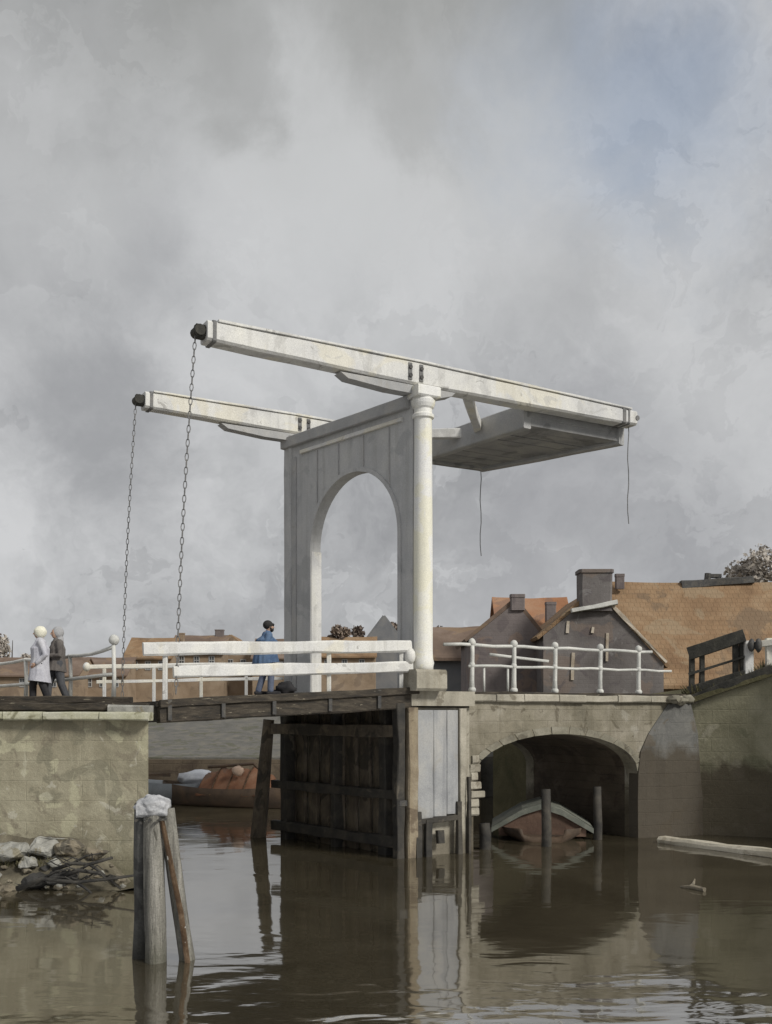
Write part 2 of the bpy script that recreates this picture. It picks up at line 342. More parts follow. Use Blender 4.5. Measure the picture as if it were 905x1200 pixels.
# quay wall (left)
q = thing('quay_wall', 'pale mossy stone quay wall at the left, below the two walkers', 'wall', (-9, 21.4, 0))
m = MB()
m.slab([(-60, 21.2), (-30, 21.2), (-12, 21.25), (QC.x, QC.y-.1), (QB.x+.05, QB.y), (-12.0, 37.2), (-12.5, 37.2), (QB.x-.4, QB.y), (QC.x-.5, QC.y+.4), (-60, 21.8)], -1.2, 3.34)
O('masonry', m, 'quay_stone', q)
m = MB(); x = -4.9; k = 0
while x > -40:
    L = rnd.uniform(.8, 1.5); m.box((x-L/2, 21.36, 3.43+rnd.uniform(-.012,.012)), (L-.02, .46+rnd.uniform(-.03,.05), .17), ch=.03, jit=.02); x -= L
O('coping', m, 'coping_stone', q)
m = MB(); m.beam((-40, 21.42, 3.60), (-5.0, 21.5, 3.62), .3, .16, jit=.03); m.beam((-40, 21.62, 3.72), (-5.4, 21.75, 3.76), .22, .16, jit=.04)
O('timber_kerb', m, 'girder_timber', q)
m = MB(); m.box((-5.35, 21.5, 3.56), (.85, .55, .2), ch=.04, jit=.03)
O('bearing_stone', m, 'rock_pale', q)

# far wall
fw = MB(); fw.slab([(-120, 42.6), (-16, 42.6), (3.9, 42.1), (3.9, 42.6), (-16, 43.1), (-120, 43.1)], -1, 1.55)
tag(O('far_quay_wall', fw, 'far_wall'), 'low brown quay wall across the water, seen beneath the drawbridge deck', 'wall')

# right bank wall
rb = thing('retaining_wall', 'dark olive bank wall at the right edge, under the timber fence', 'wall', (9.4, 27.5, 0))
m = MB()
rp = [(8.55, 29.6, 3.72), (10.8, 28.6, 4.57), (15.0, 24, 4.7), (20.0, -12, 4.7)]
m.slab([rp[0], rp[1], rp[2], rp[3], (20.6, -12, 4.7), (15.5, 24.3, 4.7), (11.05, 29.1, 4.57), (8.75, 30.1, 3.72)], -1.2, 4)
O('masonry', m, 'bank_wall', rb)
m = MB()
for a, b in zip(rp, rp[1:]):
    A, B = Vector(a), Vector(b); dv = Vector((.16, .05, .07)); m.beam(A+dv, B+dv, .5, .15, jit=.05, segs=8)
O('coping', m, 'grassy_earth', rb)

# ------------------------------------------------------------------ the drawbridge
db = thing('drawbridge', 'white double-beam drawbridge with arched portal and chains', 'bridge', (0, 26, 0))
ZB = 11.66
def beam_part(P, t0, t1, z0, z1, w, h0, hm, h1, corbel):
    a = P+U*t0+Vector((0,0,z0)); c = P+Vector((0,0,(z0+z1)/2)); b = P+U*t1+Vector((0,0,z1))
    m = MB(); m.beam(a, c, w, h0, h1=hm, jit=.012, ch=.05); bo = O('balance_beam', m, 'white_paint', db)
    # both halves in one timber
    me = bo.data; bm = bmesh.new(); bm.from_mesh(me); mm = MB(); mm.bm.free(); mm.bm = bm
    off = chain_loc(bo); mm.beam(c-off, b-off, w*.996, hm*.998, h1=h1, jit=.012, ch=.05); bmesh.ops.recalc_face_normals(bm, faces=bm.faces); bm.to_mesh(me); bm.free()
    dirv = (b-a).normalized(); up = Vector((0,0,1))
    def atf(f): return a+(b-a)*f
    # capping board along the top
    m = MB(); m.beam(atf(.02)+up*(h0/2+.02), c+up*(hm/2+.018), w*1.12, .05, jit=.01); m.beam(c+up*(hm/2+.018), b-dirv*.2+up*(h1/2+.03), w*1.12, .05, jit=.015)
    O('capping_board', m, 'white_paint', bo)
    m = MB(); m.beam(a-dirv*.2, a+dirv*.02, w*.6, h0*.66, ch=.06); m.tube([a-dirv*.14-NRM*w*.36, a-dirv*.14+NRM*w*.36], .12, 12)
    O('iron_head', m, 'fence_timber', bo)
    m = MB(); m.beam(a+dirv*.12, a+dirv*.2, w*1.06, h0*1.08, ch=.03); O('end_band', m, 'chain_iron', bo)
    for f in (.41, .435):
        p = atf(f); m = MB(); m.beam(p+NRM*(w/2+.012)-up*hm*.36, p+NRM*(w/2+.012)+up*hm*.36, .1, .024, up=NRM)
        O('iron_strap', m, 'chain_iron', bo)
        for sg in (-.1, .1):
            m = MB(); m.tube([p+NRM*(w/2-.02)+up*sg, p+NRM*(w/2+.05)+up*sg], .05, 8); O('bolt', m, 'dark_iron', bo)
    m = MB(); p = atf(.965); m.beam(p-dirv*.09, p+dirv*.02, w*1.06, h1*1.1, ch=.03); m.beam(p+dirv*.1, p+dirv*.16, w*1.06, h1*1.1, ch=.03); m.tube([b-NRM*w*.4, b+NRM*w*.55], .07, 10)
    O('end_band', m, 'chain_iron', bo)
    # cushion timber over the post
    if corbel:
        m = MB(); o = P+Vector((0,0,0)); zt = (z0+z1)/2-hm/2-.004
        m.prism([(-2.2, zt), (-2.0, zt-.12), (-.9, zt-.2), (.55, zt-.2), (.9, zt-.1), (1.0, zt)], o-NRM*w*.36, U, NRM, w*.72)
        O('cushion_timber', m, 'grey_paint', bo)
    return bo, a, b
b1, na, nb = beam_part(NP, -5.46, 7.0, ZB+.10, ZB-.02, .46, .44, .56, .40, True)
b2, fa, fb = beam_part(FP, -4.30, 6.45, ZB-.02, ZB-.12, .42, .42, .52, .40, True)
# counterweight box between the tails
def q4(f0, f1, z):      # corner points between the beams: fraction along tails
    return None
tn, tf = 3.55, 4.05
A = near(tn, 0, -.24); B = near(6.86, 0, -.24); C = far(6.3, 0, .22); D = far(tf, 0, .22)
cw = MB()
zb, ztop = 11.02, 11.72
def planks(mb, P0, P1, Q0, Q1, z0, z1, n):
    for i in range(n):
        f0, f1 = i/n+.004, (i+1)/n-.004
        a0, a1 = P0.lerp(Q0, f0), P0.lerp(Q0, f1); c0, c1 = P1.lerp(Q1, f0), P1.lerp(Q1, f1)
        dz = rnd.uniform(-.012, .012)
        mb.loft([[Vector((p.x,p.y,z0+dz)) for p in (a0, a1, c1, c0)], [Vector((p.x,p.y,z1)) for p in (a0, a1, c1, c0)]])
planks(cw, A, B, D, C, zb+.06, ztop-.1, 9)
cwo = O('counterweight', cw, 'weight_shade_paint', db)
m = MB()
zz = (zb+ztop)/2-.06
for p0, p1, ww in ((A, D, .26), (B, C, .28)):
    m.beam(p0+Vector((0,0,zz)), p1+Vector((0,0,zz)), ww, .64, jit=.015)
O('cross_beam', m, 'grey_paint', cwo)
m = MB(); m.beam(D+Vector((0,0,zz-.02))+NRM*.1, C+Vector((0,0,zz-.02))+NRM*.1, .2, .58, jit=.015); O('side_board', m, 'weight_shade_paint', cwo)
m = MB(); m.beam(A+Vector((0,0,zz+.12))-NRM*.1, B+Vector((0,0,zz+.12))-NRM*.1, .2, .3, jit=.015)
O('side_board', m, 'weight_shade_paint', cwo)
m = MB(); m.beam(near(1.6, ZB-.1, -.2), A.lerp(D, .42)+Vector((0,0,zz+.1)), .22, .26, jit=.015); m.beam(far(1.5, ZB-.18, .2), A.lerp(D, .55)+Vector((0,0,zz+.1)), .22, .26, jit=.015)
O('diagonal_brace', m, 'white_paint', db)
# pull ropes under the tail
for p, L in ((nb-U*.12, 2.9), (C+Vector((0,0,zb+.1)), 2.75)):
    m = MB(); pts = [p+Vector((.02*math.sin(i*1.7), .01*math.cos(i), -L*i/8)) for i in range(9)]; m.tube(pts, .013, 6)
    o = O('pull_rope', m, 'chain_iron', db)
# portal panel with arched opening
ZT = 11.22
half = .349*PW; ctr = .447*PW; zs = 7.95; zbase = 4.0
poly = [(0, zbase), (ctr-half, zbase), (ctr-half, zs)]
N = 28
for i in range(1, N):
    a = math.pi*(1-i/N); poly.append((ctr+half*math.cos(a), zs+half*math.sin(a)))
poly += [(ctr+half, zs), (ctr+half, zbase), (PW+.12, zbase), (PW+.12, ZT), (0, ZT)]
PN = Vector((-PD.y, PD.x, 0));
if PN.y > 0: PN = -PN                     # towards the channel, nearer
m = MB(); m.prism(poly, NP+PN*-.16, PD, PN, .32)
pp = O('portal_panel', m, 'portal_shade_paint', db)
m = MB(); prof = []
for i in range(N+1):
    a = math.pi*(1-i/N); prof.append((ctr+half*math.cos(a), zs+half*math.sin(a)))
prof = [(ctr-half, zbase)]+prof+[(ctr+half, zbase)]
rings = []
for i, (x, z) in enumerate(prof):
    if i == 0 or i == len(prof)-1: d = Vector((1 if i == 0 else -1, 0))*-1
    else: d = Vector((x-ctr, max(0, z-zs))).normalized()
    if i in (0,): d = Vector((-1, 0))
    if i == len(prof)-1: d = Vector((1, 0))
    r = []
    for (dr, dn) in ((-.012, .14), (-.012, .20), (.10, .20), (.10, .14)):
        r.append(NP+PD*(x+d[0]*dr)+Vector((0,0,z+d[1]*dr))+PN*dn)
    rings.append(r)
m.loft(rings); O('arch_moulding', m, 'portal_shade_paint', pp)
m = MB(); m.beam(NP+PD*.1+PN*.2+Vector((0,0,ZT-.16)), NP+PD*(PW+.2)+PN*.2+Vector((0,0,ZT-.16)), .2, .30, jit=.01)
O('lintel', m, 'grey_paint', pp)
m = MB(); m.beam(NP+PD*.35+PN*.18+Vector((0,0,ZT-.52)), NP+PD*(PW*.88)+PN*.18+Vector((0,0,ZT-.52)), .1, .10, jit=.008)
O('lintel_moulding', m, 'white_paint', pp)
m = MB(); x0 = ctr-half
m.loft([[NP+PD*(x0+dx)+PN*dn+Vector((0,0,z)) for dx, dn in ((.004,.17),(.03,.17),(.03,-.17),(.004,-.17))] for z in (zbase, 5.5, 6.8, zs-.05)])
m2 = MB(); x1 = ctr+half
m2.loft([[NP+PD*(x1+dx)+PN*dn+Vector((0,0,z)) for dx, dn in ((-.004,.17),(-.03,.17),(-.03,-.17),(-.004,-.17))] for z in (zbase, 5.5, 6.8, zs-.05)])
O('lit_reveal_strip', m, 'white_paint', pp); O('lit_reveal_strip', m2, 'white_paint', pp)  # added white strips, painting in the light that falls on the arch reveal
for s in (.955, .165, .36, .56, .74):
    m = MB(); z0 = zbase if s in (.955,) else None
    if z0 is None:
        dx = abs(s*PW-ctr); z0 = zs+math.sqrt(max(0, half**2-dx**2))+.14 if dx < half else 9.2
    m.beam(NP+PD*(PW*s)+PN*.168+Vector((0,0,z0)), NP+PD*(PW*s)+PN*.168+Vector((0,0,ZT-.6)), .035 if s != .955 else .3, .04, up=PN, jit=.004)
    O('panel_batten', m, 'grey_paint', pp)
# the near column and the far post
m = MB(); c = NP+NRM*.16+U*.06
m.lathe(c, [(.25, 4.5), (.25, 4.62), (.27, 4.7), (.245, 4.8), (.235, 5.0), (.232, 7.6), (.222, 9.4), (.215, 10.6), (.215, 10.66)], 28)
co = O('column', m, 'column_paint', db, smooth=True)
m = MB(); m.lathe(c, [(.215, 10.62), (.265, 10.65), (.27, 10.72), (.225, 10.76), (.22, 10.86), (.26, 10.9), (.29, 10.98), (.30, 11.06), (.27, 11.09), (.27, 11.12)], 28)
O('capital', m, 'column_paint', co)
m = MB(); m.box(c+Vector((0,0,11.25)), (.64, .6, .26), math.atan2(uy, ux), ch=.03); O('abacus', m, 'column_paint', co)
m = MB(); m.box(c+Vector((0,0,4.28)), (.86, .8, .52), math.atan2(uy, ux), ch=.06, jit=.02); O('plinth', m, 'pale_stone', co)
m = MB(); m.beam(FP+PN*.02+Vector((0,0,4.0)), FP+PN*.02+Vector((0,0,11.26)), .44, .36, up=U, jit=.015); O('far_post', m, 'portal_shade_paint', db)
# leaf: girders, planking
m = MB()
n = 26
for i in range(n):
    t0, t1 = -6.55+6.4*i/n, -6.55+6.4*(i+1)/n-.02
    k0, k1 = 5.1/6.55*t0, 5.1/6.55*t1
    za, zc = zd(t0)+rnd.uniform(-.012,.012), zd(t1)
    a0, a1 = near(t0, 0, .12), near(t1, 0, .12); c0, c1 = far(k0, 0, -.1), far(k1, 0, -.1)
    m.loft([[Vector((p.x,p.y,z-.09)) for p, z in ((a0,za),(a1,za),(c1,za),(c0,za))], [Vector((p.x,p.y,z)) for p, z in ((a0,za),(a1,za),(c1,za),(c0,za))]])
lf = O('leaf_deck', m, 'girder_timber', db)
for f in (0, .33, .66, 1):
    a = near(-6.5, zd(-6.5)-.27, .06).lerp(far(-5.05, zd(-6.5)-.27), f); b = near(-.15, zd(0)-.27, .06).lerp(far(-.15, zd(0)-.27), f)
    m = MB(); m.beam(a, b, .26, .36, jit=.025, ch=.03); O('girder', m, 'black_timber' if f else 'girder_timber', lf)
m = MB(); m.beam(near(-6.5, zd(-6.5)-.03, .2), near(-.1, zd(0)-.03, .2), .1, .16, jit=.03); O('edge_board', m, 'girder_timber', lf)
for t in (-6.3, -5.1, -3.9, -2.5, -1.2):
    m = MB(); m.beam(near(t, zd(t)-.4, .22), near(t, zd(t)+.04, .22), .09, .05, up=NRM); O('iron_strap', m, 'dark_iron', lf)
# leaf railings
def railing_boards(side):
    m = MB()
    if side == 'near':
        m.beam(near(-6.85, 4.83, .14), near(-.28, 5.10, .14), .12, .29, jit=.03, ch=.04)
        ro = O('handrail', m, 'white_paint', db)
        m = MB(); m.beam(near(-6.2, 4.36, .15), near(-.25, 4.60, .15), .10, .26, jit=.03, ch=.03); O('lower_rail', m, 'white_paint', ro)
        for t in (-6.35, -2.45, -.5):
            m = MB(); m.beam(near(t, zd(t)-.05, .06), near(t, 4.9+.02*t+.1, .06), .1, .1, jit=.01); O('post', m, 'white_paint', ro)
        m = MB(); m.ball(near(-.32, 4.86, .17), .14, (1,1,1.5)); O('rail_end', m, 'white_paint', ro, smooth=True)
    else:
        m.beam(far(-5.7, 4.66, -.05), far(-.3, 4.86, -.05), .07, .12, jit=.02, ch=.02)
        ro = O('handrail', m, 'white_paint', db)
        m = MB(); m.beam(far(-5.5, 4.28, -.05), far(-.3, 4.46, -.05), .06, .08, jit=.02); O('lower_rail', m, 'white_paint', ro)
        for t in (-5.3, -4.0, -2.7, -1.4):
            m = MB(); m.beam(far(t, 3.7, -.05), far(t, 4.84+.04*t, -.05), .08, .08); O('post', m, 'white_paint', ro)
        m = MB(); m.ball(far(-5.75, 4.66, -.05), .10, (1,1,1.2)); O('rail_end', m, 'white_paint', ro, smooth=True)
railing_boards('near'); railing_boards('far')
# chains, link by link
def chain(p0, p1, pitch=.15, r=.02):
    m = MB(); p0, p1 = Vector(p0), Vector(p1); d = (p1-p0); L = d.length; d.normalize(); n = int(L/pitch)
    s1 = d.cross(Vector((0,1,0))).normalized(); s2 = d.cross(s1)
    for i in range(n):
        sag = math.sin(math.pi*i/n)*.05
        c = p0+d*(L*(i+.5)/n)-U*sag; s = s1 if i % 2 else s2
        loop = [c+d*(pitch*.62*math.cos(a))+s*(pitch*.24*math.sin(a)) for a in [2*math.pi*k/8 for k in range(9)]]
        m.tube(loop, r, 5)
    return O('chain', m, 'chain_iron', db)
chain(na-U*.2-Vector((0,0,.1)), near(-6.15, 3.9, .18), .15, .0105)
chain(fa-U*.2-Vector((0,0,.1)), far(-4.85, 3.9, 0), .14, .009)

# ------------------------------------------------------------------ pier under the portal
pr = thing('bridge_pier', 'timber and stone pier in the water under the white portal', 'pier', tuple(NP))
rot = math.atan2(uy, ux)
m = MB(); a0 = near(-.18, 0, .05); a1 = near(1.5, 0, .05); f0 = far(-.18); f1 = far(1.5)
m.loft([[Vector((p.x,p.y,-1.2)) for p in (a0, a1, f1, f0)], [Vector((p.x,p.y,3.62)) for p in (a0, a1, f1, f0)]])
O('core', m, 'pale_stone', pr)
m = MB(); m.loft([[p+Vector((0,0,3.66)) for p in (near(-.3,0,.22), near(1.55,0,.22), far(1.55,0,-.1), far(-.3,0,-.1))], [p+Vector((0,0,4.02)) for p in (near(-.3,0,.22), near(1.55,0,.22), far(1.55,0,-.1), far(-.3,0,-.1))]])
O('capstone', m, 'pale_stone', pr)
m = MB(); k = 9
for i in range(k):                                        # vertical planking on the channel face
    s0 = .25+(PW-.2)*i/k; wv = (PW-.2)/k
    c = NP+PD*(s0+wv/2)-U*.24
    m.beam(c+Vector((0,0,-1)), c+Vector((0,0,3.6+rnd.uniform(-.03,.03))), wv-.025, .08+rnd.uniform(0,.04), up=-U, jit=.03)
O('planking', m, 'dark_timber', pr)
for s, ww in ((.12, .34), (.5, .22), (.93, .36)):
    c = NP+PD*(PW*s)-U*.4; m = MB(); m.beam(c+Vector((0,0,-1)), c+Vector((0,0,3.75)), ww, .3, up=-U, jit=.04); O('pile', m, 'black_timber', pr)
c = NP+PD*(PW*1.07)-U*.55; m = MB(); m.tube([c+Vector((-.36,-.1,-1)), c+Vector((-.2,-.05,.8)), c+Vector((.02,0,3.3))], [.24,.21,.16], 12, jit=.12); O('leaning_pile', m, 'dark_timber', pr)
for z, ww in ((3.05, .3), (1.5, .24), (.35, .26)):
    m = MB(); m.beam(NP+PD*.05-U*.50+Vector((0,0,z)), NP+PD*(PW*1.03)-U*.50+Vector((0,0,z)), .2, ww, jit=.04); O('waling', m, 'dark_timber' if z > 2 else 'black_timber', pr)
# near end: grey fender board, corner pile, legs
m = MB()
for i, (x0, x1) in enumerate(((-.13, .33), (.333, .72), (.723, 1.06))):
    c = near((x0+x1)/2, 0, .15); m.beam(c+Vector((0,0,.92+.04*i)), c+Vector((0,0,3.56)), (x1-x0), .12, up=NRM, jit=.012, ch=.02)
O('fender_board', m, 'grey_board', pr)
m = MB(); m.beam(near(-.29,-1,.17), near(-.29,3.62,.17), .28, .26, up=NRM, jit=.04); O('corner_pile', m, 'brown_pile', pr)
m = MB(); m.beam(near(1.22,-1,.1), near(1.22,3.6,.1), .2, .2, up=NRM, jit=.03); O('edge_post', m, 'pale_stone', pr)
m = MB(); m.beam(near(-.12,.86,.22), near(1.08,.92,.22), .14, .12, jit=.02); O('brace', m, 'black_timber', pr)
for x, ww, z1 in ((-.14,.22,1.1), (.14,.24,.9), (.5,.2,.62), (1.06,.14,1.3), (1.34,.1,1.9)):
    zlo = -1 if x != .5 else .3
    m = MB(); m.beam(near(x, zlo, .27), near(x, z1, .24), ww*.8, .12, up=NRM, jit=.035); O('leg', m, 'black_timber', pr)
m = MB(); m.beam(near(-.6, -1, .12), near(-.6, 3.72, .12), .22, .26, up=NRM, jit=.05); O('pile', m, 'black_timber', pr)
m = MB(); m.box(near(-.45, 1.32, .2), (.42, .1, .14), rot); O('iron_band', m, 'dark_iron', pr)

# ------------------------------------------------------------------ stone approach bridge with its arch
ab = thing('stone_bridge', 'pale stone road bridge with one low dark arch', 'bridge', tuple(near(4.5)))
T0, T1 = 1.52, 9.1
cx_, hw, zspr, rise = 4.42, 2.78, 1.85, 1.08
def archz(t):
    f = (t-cx_)/hw; return zspr+rise*math.sqrt(max(0, 1-abs(f)**2.0))
poly = [(T0, -1.2), (cx_-hw, -1.2)]
NA = 30
apts = []
for i in range(NA+1):
    a = math.pi*(1-i/NA); t = cx_+hw*math.cos(a); apts.append((t, archz(t)))
poly += apts
poly += [(cx_+hw, -1.2), (T1, -1.2), (T1, 3.78), (T0, 3.78)]
m = MB(); BW = 4.6
m.prism(poly, NP+NRM*.02, U, -NRM, .5); O('spandrel_wall', m, 'arch_stone', ab)
m = MB(); m.prism(poly, NP-NRM*(BW), U, -NRM, .4); O('back_wall', m, 'arch_stone', ab)
m = MB()                                                    # vault shell between the two faces
rings = []
outer = [(cx_-hw-.3, -1.2)]+[(cx_+(t-cx_)*1.1, z+.25) for t, z in apts]+[(cx_+hw+.3, -1.2)]
inner = [(cx_-hw-.004, -1.2)]+[(cx_+(t-cx_)*1.003, z+.006) for t, z in apts]+[(cx_+hw+.004, -1.2)]
m.prism(inner+list(reversed(outer)), NP-NRM*.49, U, -NRM, BW-.5)
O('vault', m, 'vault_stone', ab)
m = MB()
for i in range(len(apts)-1):                                # voussoirs
    if i % 2: continue
    (ta, za), (tb, zb_) = apts[i], apts[min(i+2, NA)]
    def outp(t, z):
        d = Vector((t-cx_, (z-zspr)*1.4+.3)).normalized(); return (t+d.x*.2, z+d.y*.2)
    oa, ob = outp(ta, za), outp(tb, zb_); g = .06
    l = lambda p, q, f: (p[0]+(q[0]-p[0])*f, p[1]+(q[1]-p[1])*f)
    A_, B_, C_, D_ = l((ta,za),(tb,zb_),g), l((ta,za),(tb,zb_),1-g), l(oa,ob,1-g), l(oa,ob,g)
    m.prism([A_, B_, C_, D_], NP+NRM*(.02+.012+rnd.uniform(0,.02)), U, -NRM, .1)
O('arch_ring', m, 'ring_stone', ab)
m = MB()
for i in range(7): m.box(near(1.66+rnd.uniform(-.06,.1), 1.0+.22*i, .02), (rnd.uniform(.2,.42), .12, .2), rot, ch=.03, jit=.04)
O('quoin', m, 'pale_stone', ab)
m = MB(); t = T0
while t < T1:
    L = rnd.uniform(.7, 1.3); e = min(t+L, T1+.3); m.beam(near(t+.01, 3.87, -.1), near(e-.01, 3.87+rnd.uniform(-.012,.012), -.1), .5+rnd.uniform(-.04,.04), .2, jit=.02, ch=.03); t = e
O('coping', m, 'pale_stone', ab)
m = MB(); m.beam(near(1.6, 3.99, .05), near(9.0, 3.99, .05), .14, .07, jit=.03); O('kerb_timber', m, 'girder_timber', ab)
m = MB(); m.loft([[p for p in (near(T0,3.6,-.3), near(T1+3,3.5,-.3), far(T1+3,3.5), far(T0,3.6))], [p for p in (near(T0,4.0,-.3), near(T1+3,3.9,-.3), far(T1+3,3.9), far(T0,4.0))]])
O('roadway', m, 'paving', ab)
# sloped wing buttress against the right bank
m = MB(); o1 = near(7.0, 0, 0)
base = [near(6.75,-1,.05), near(8.5,-1,.9), near(9.6,-1,.7), near(9.6,-1,-.2), near(6.9,-1,-.2)]
bl_ = []
for z, t0, t1, p0, p1 in ((-1,7.22,9.6,.06,.42),(0,7.2,9.55,.06,.40),(1,7.18,9.5,.06,.37),(1.8,7.2,9.45,.06,.34),(2.4,7.3,9.4,.06,.30),(2.9,7.6,9.3,.06,.27),(3.35,8.0,9.2,.06,.24),(3.74,8.35,9.1,.06,.20)):
    row = [near(t0, z, -.3)]
    for k in range(9):
        f = k/8; row.append(near(t0+(t1-t0)*f, z+.03*mn.noise(Vector((k*.7, z, 1))), p0+(p1-p0)*math.sin(f*1.7)+.05*mn.noise(Vector((k*.8, z*1.4, 5)))))
    row.append(near(t1, z, -.3)); bl_.append(row)
m.loft(bl_)
O('wing_buttress', m, 'wing_stone', ab)
m = MB()
for i in range(4): m.ball(near(8.4+.28*i, 3.84+rnd.uniform(-.03,.05), .25-.05*i), .17+.05*rnd.random(), (1.2,.9,.7), 2, .4)
O('loose_stone', m, 'ring_stone', ab)

# iron railing on the stone bridge
ir = thing('iron_railing', 'white iron railing with knobbed posts on the stone arch bridge', 'railing', tuple(near(4.5, 4.02)))
for px in (553, 602, 650, 703, 748):
    r = (px-CX)/F; t = (r*25-.77)/(ux-r*uy); zz_ = 4.02
    m = MB(); m.tube([near(t, zz_-.06, .02), near(t, zz_+.3, .02), near(t+.01, 5.02, .02), near(t, 5.24, .02)], [.075,.06,.055,.06], 10, jit=.25); m.ball(near(t, 5.27, .02), .095, (1,1,1.1), 2, .15); m.ball(near(t, 4.7, .02), .075, (1,1,1.3), 2); m.ball(near(t, zz_+.05, .02), .1, (1,1,.9), 2)
    O('post', m, 'white_trim', ir, smooth=True)
def wob(t0, t1, z, n=14, a=.015): return [near(t0+(t1-t0)*i/n, z+a*math.sin(i*1.9+z), .02) for i in range(n+1)]
m = MB(); m.tube(wob(.75, 7.75, 5.2), .042, 8); O('top_rail', m, 'white_trim', ir, smooth=True)
m = MB(); m.tube(wob(1.5, 8.5, 4.68), .036, 8); O('middle_rail', m, 'white_trim', ir, smooth=True)
m = MB()
for t in (2.0, 2.75): m.tube([near(t, 4.0, -.02), near(t, 4.7, -.02)], .03, 6)
m.beam(near(2.2, 4.98, -.05), near(4.1, 4.86, -.05), .05, .07, jit=.02)
O('baluster', m, 'white_trim', ir, smooth=True)

# quay railing, left
qr = thing('quay_railing', 'thin white railing sloping down beside the walkers at the left', 'railing', (-6.5, 22.5, 3.64))
pts = [(133, 758, 790, 22.4), (82, 769, 796, 23.4), (30, 773, 802, 24.6), (-25, 777, 806, 25.8), (-90, 781, 809, 27.2)]
for px, yt, yl, d in pts:
    m = MB(); m.tube([(gx(px,d), d, 3.6), (gx(px+1,d), d, 4.3), (gx(px,d), d, gz(yt-2,d))], [.06,.045,.045], 8, jit=.2)
    if px == 133: m.ball(at(134, 750, d), .12, (1,1,1), 2, .2)
    O('post', m, 'white_trim', qr, smooth=True)
for k, nm in ((1, 'top_rail'), (2, 'lower_rail')):
    P = []
    for a, b in zip(pts, pts[1:]):
        for i in range(4):
            f = i/4; px, yy, d = a[0]+(b[0]-a[0])*f, a[k]+(b[k]-a[k])*f, a[3]+(b[3]-a[3])*f
            P.append(at(px, yy+(3*math.sin(f*math.pi) if k == 1 else 0), d))
    m = MB(); m.tube(P, .042, 8); O(nm, m, 'white_trim', qr, smooth=True)

# right bank fence
rf = thing('timber_fence', 'dark tarred timber fence on top of the olive bank wall', 'fence', (9.3, 27.6, 3.9))
def wall_s(px, back=0.0):
    r = (px-CX)/F; return (r*(29.6+back)-8.55)/(2.25+r)
def rpx(px, back=.22, z=0.0):
    q = wall_s(px, back); return Vector((8.55+2.25*q, 29.6+back-q, z))
def wz(px): return 3.72+.85*wall_s(px)
for px in (811, 823, 862, 870):
    m = MB(); p = rpx(px); z0 = wz(px); m.beam(p+Vector((0,0,z0-.1)), p+Vector((0,0,z0+1.42)), .14, .14, jit=.02); O('post', m, 'fence_timber', rf)
for dz, hh, nm in ((1.42, .36, 'top_beam'), (.34, .22, 'bottom_beam'), (.82, .06, 'middle_rail')):
    m = MB(); m.beam(rpx(807, .1, wz(807)+dz), rpx(873, .1, wz(873)+dz-.06), .16 if hh > .1 else .06, hh, jit=.03); O(nm, m, 'fence_timber', rf)
m = MB(); m.beam(rpx(807, -.05, wz(807)+.06), rpx(905, -.05, wz(905)+.16), .2, .26, jit=.05); O('sill_beam', m, 'fence_timber', rf)
wg = thing('white_gate', 'white post and rail gate at the right end of the dark fence', 'gate', tuple(rpx(877, .2, wz(877))))
def zat(px, py, back=.2): return gz(py, rpx(px, back).y)
m = MB(); m.beam(rpx(877, .2, wz(877)-.1), rpx(877, .2, zat(877,751)), .26, .22, jit=.03); O('post', m, 'white_paint', wg)
m = MB(); m.beam(rpx(878, .06, zat(878,757)), rpx(950, .06, zat(950,747)), .1, .18, jit=.02); O('rail', m, 'white_paint', wg)
m = MB(); m.beam(rpx(901, .2, wz(901)-.1), rpx(901, .2, zat(901,748)), .18, .16, jit=.03); O('post', m, 'white_paint', wg)
for px in (881, 889):
    m = MB(); m.ball(rpx(px, -.05, zat(px,757)), .15, (.7,.6,1.3), 2, .2); O('iron_knob', m, 'dark_iron', wg, smooth=True)

# ------------------------------------------------------------------ mooring dolphin
dd = 14.5
do = thing('mooring_dolphin', 'grey weathered mooring posts with a white cap, standing in the water at left', 'mooring post', (gx(185, dd), dd, 0))
def dpile(p0, p1, r0, r1, mt, d0=0, d1=0, lab=None):
    a = at(p0[0], p0[1], dd+d0); b = at(p1[0], p1[1], dd+d1); a2 = a+(a-b).normalized()*.9
    n = 9; m = MB(); m.tube([a2.lerp(b, i/n) for i in range(n+1)], [r0+(r1-r0)*i/n for i in range(n+1)], 14, jit=.3); return O('pile', m, mt, do, smooth=True)
dpile((166,1118), (169,942), .12, .135, 'dolphin_dark', .12, .05)
dpile((182,1112), (182,942), .145, .145, 'dolphin_grey', -.12, -.04)
dpile((219,1128), (195,948), .115, .105, 'dolphin_grey', .0, .03)
m = MB(); m.tube([at(226,1175,dd-.16), at(212,1070,dd-.17), at(190,962,dd-.16)], [.04,.04,.035], 8, jit=.3); O('brown_strut', m, 'strap_brown', do)
m = MB(); m.ball(at(180,944,dd)+Vector((0,-.02,0)), .2, (1.22,1.1,.78), 4, .22, 2.2); m.box(at(180,945,dd)+Vector((0,-.02,-.03)), (.42,.38,.24), .05, ch=.05, jit=.05)
m = remeshed(m, .012, 3); m.bm.normal_update()
for v in m.bm.verts: v.co += v.normal*.014*mn.noise(v.co*14)
O('cap', m, 'dolphin_cap', do)
m = MB()
for i in range(7):
    m = MB(); x = -.2+i*.067; m.tube([at(180,960+3*math.sin(i*2),dd)+Vector((x,-.2+abs(i-3)*.02,0)), at(180,960+3*math.sin(i*2),dd)+Vector((x,-.26+abs(i-3)*.02,0))], .022, 6)
    O('bolt', m, 'dark_iron', do)

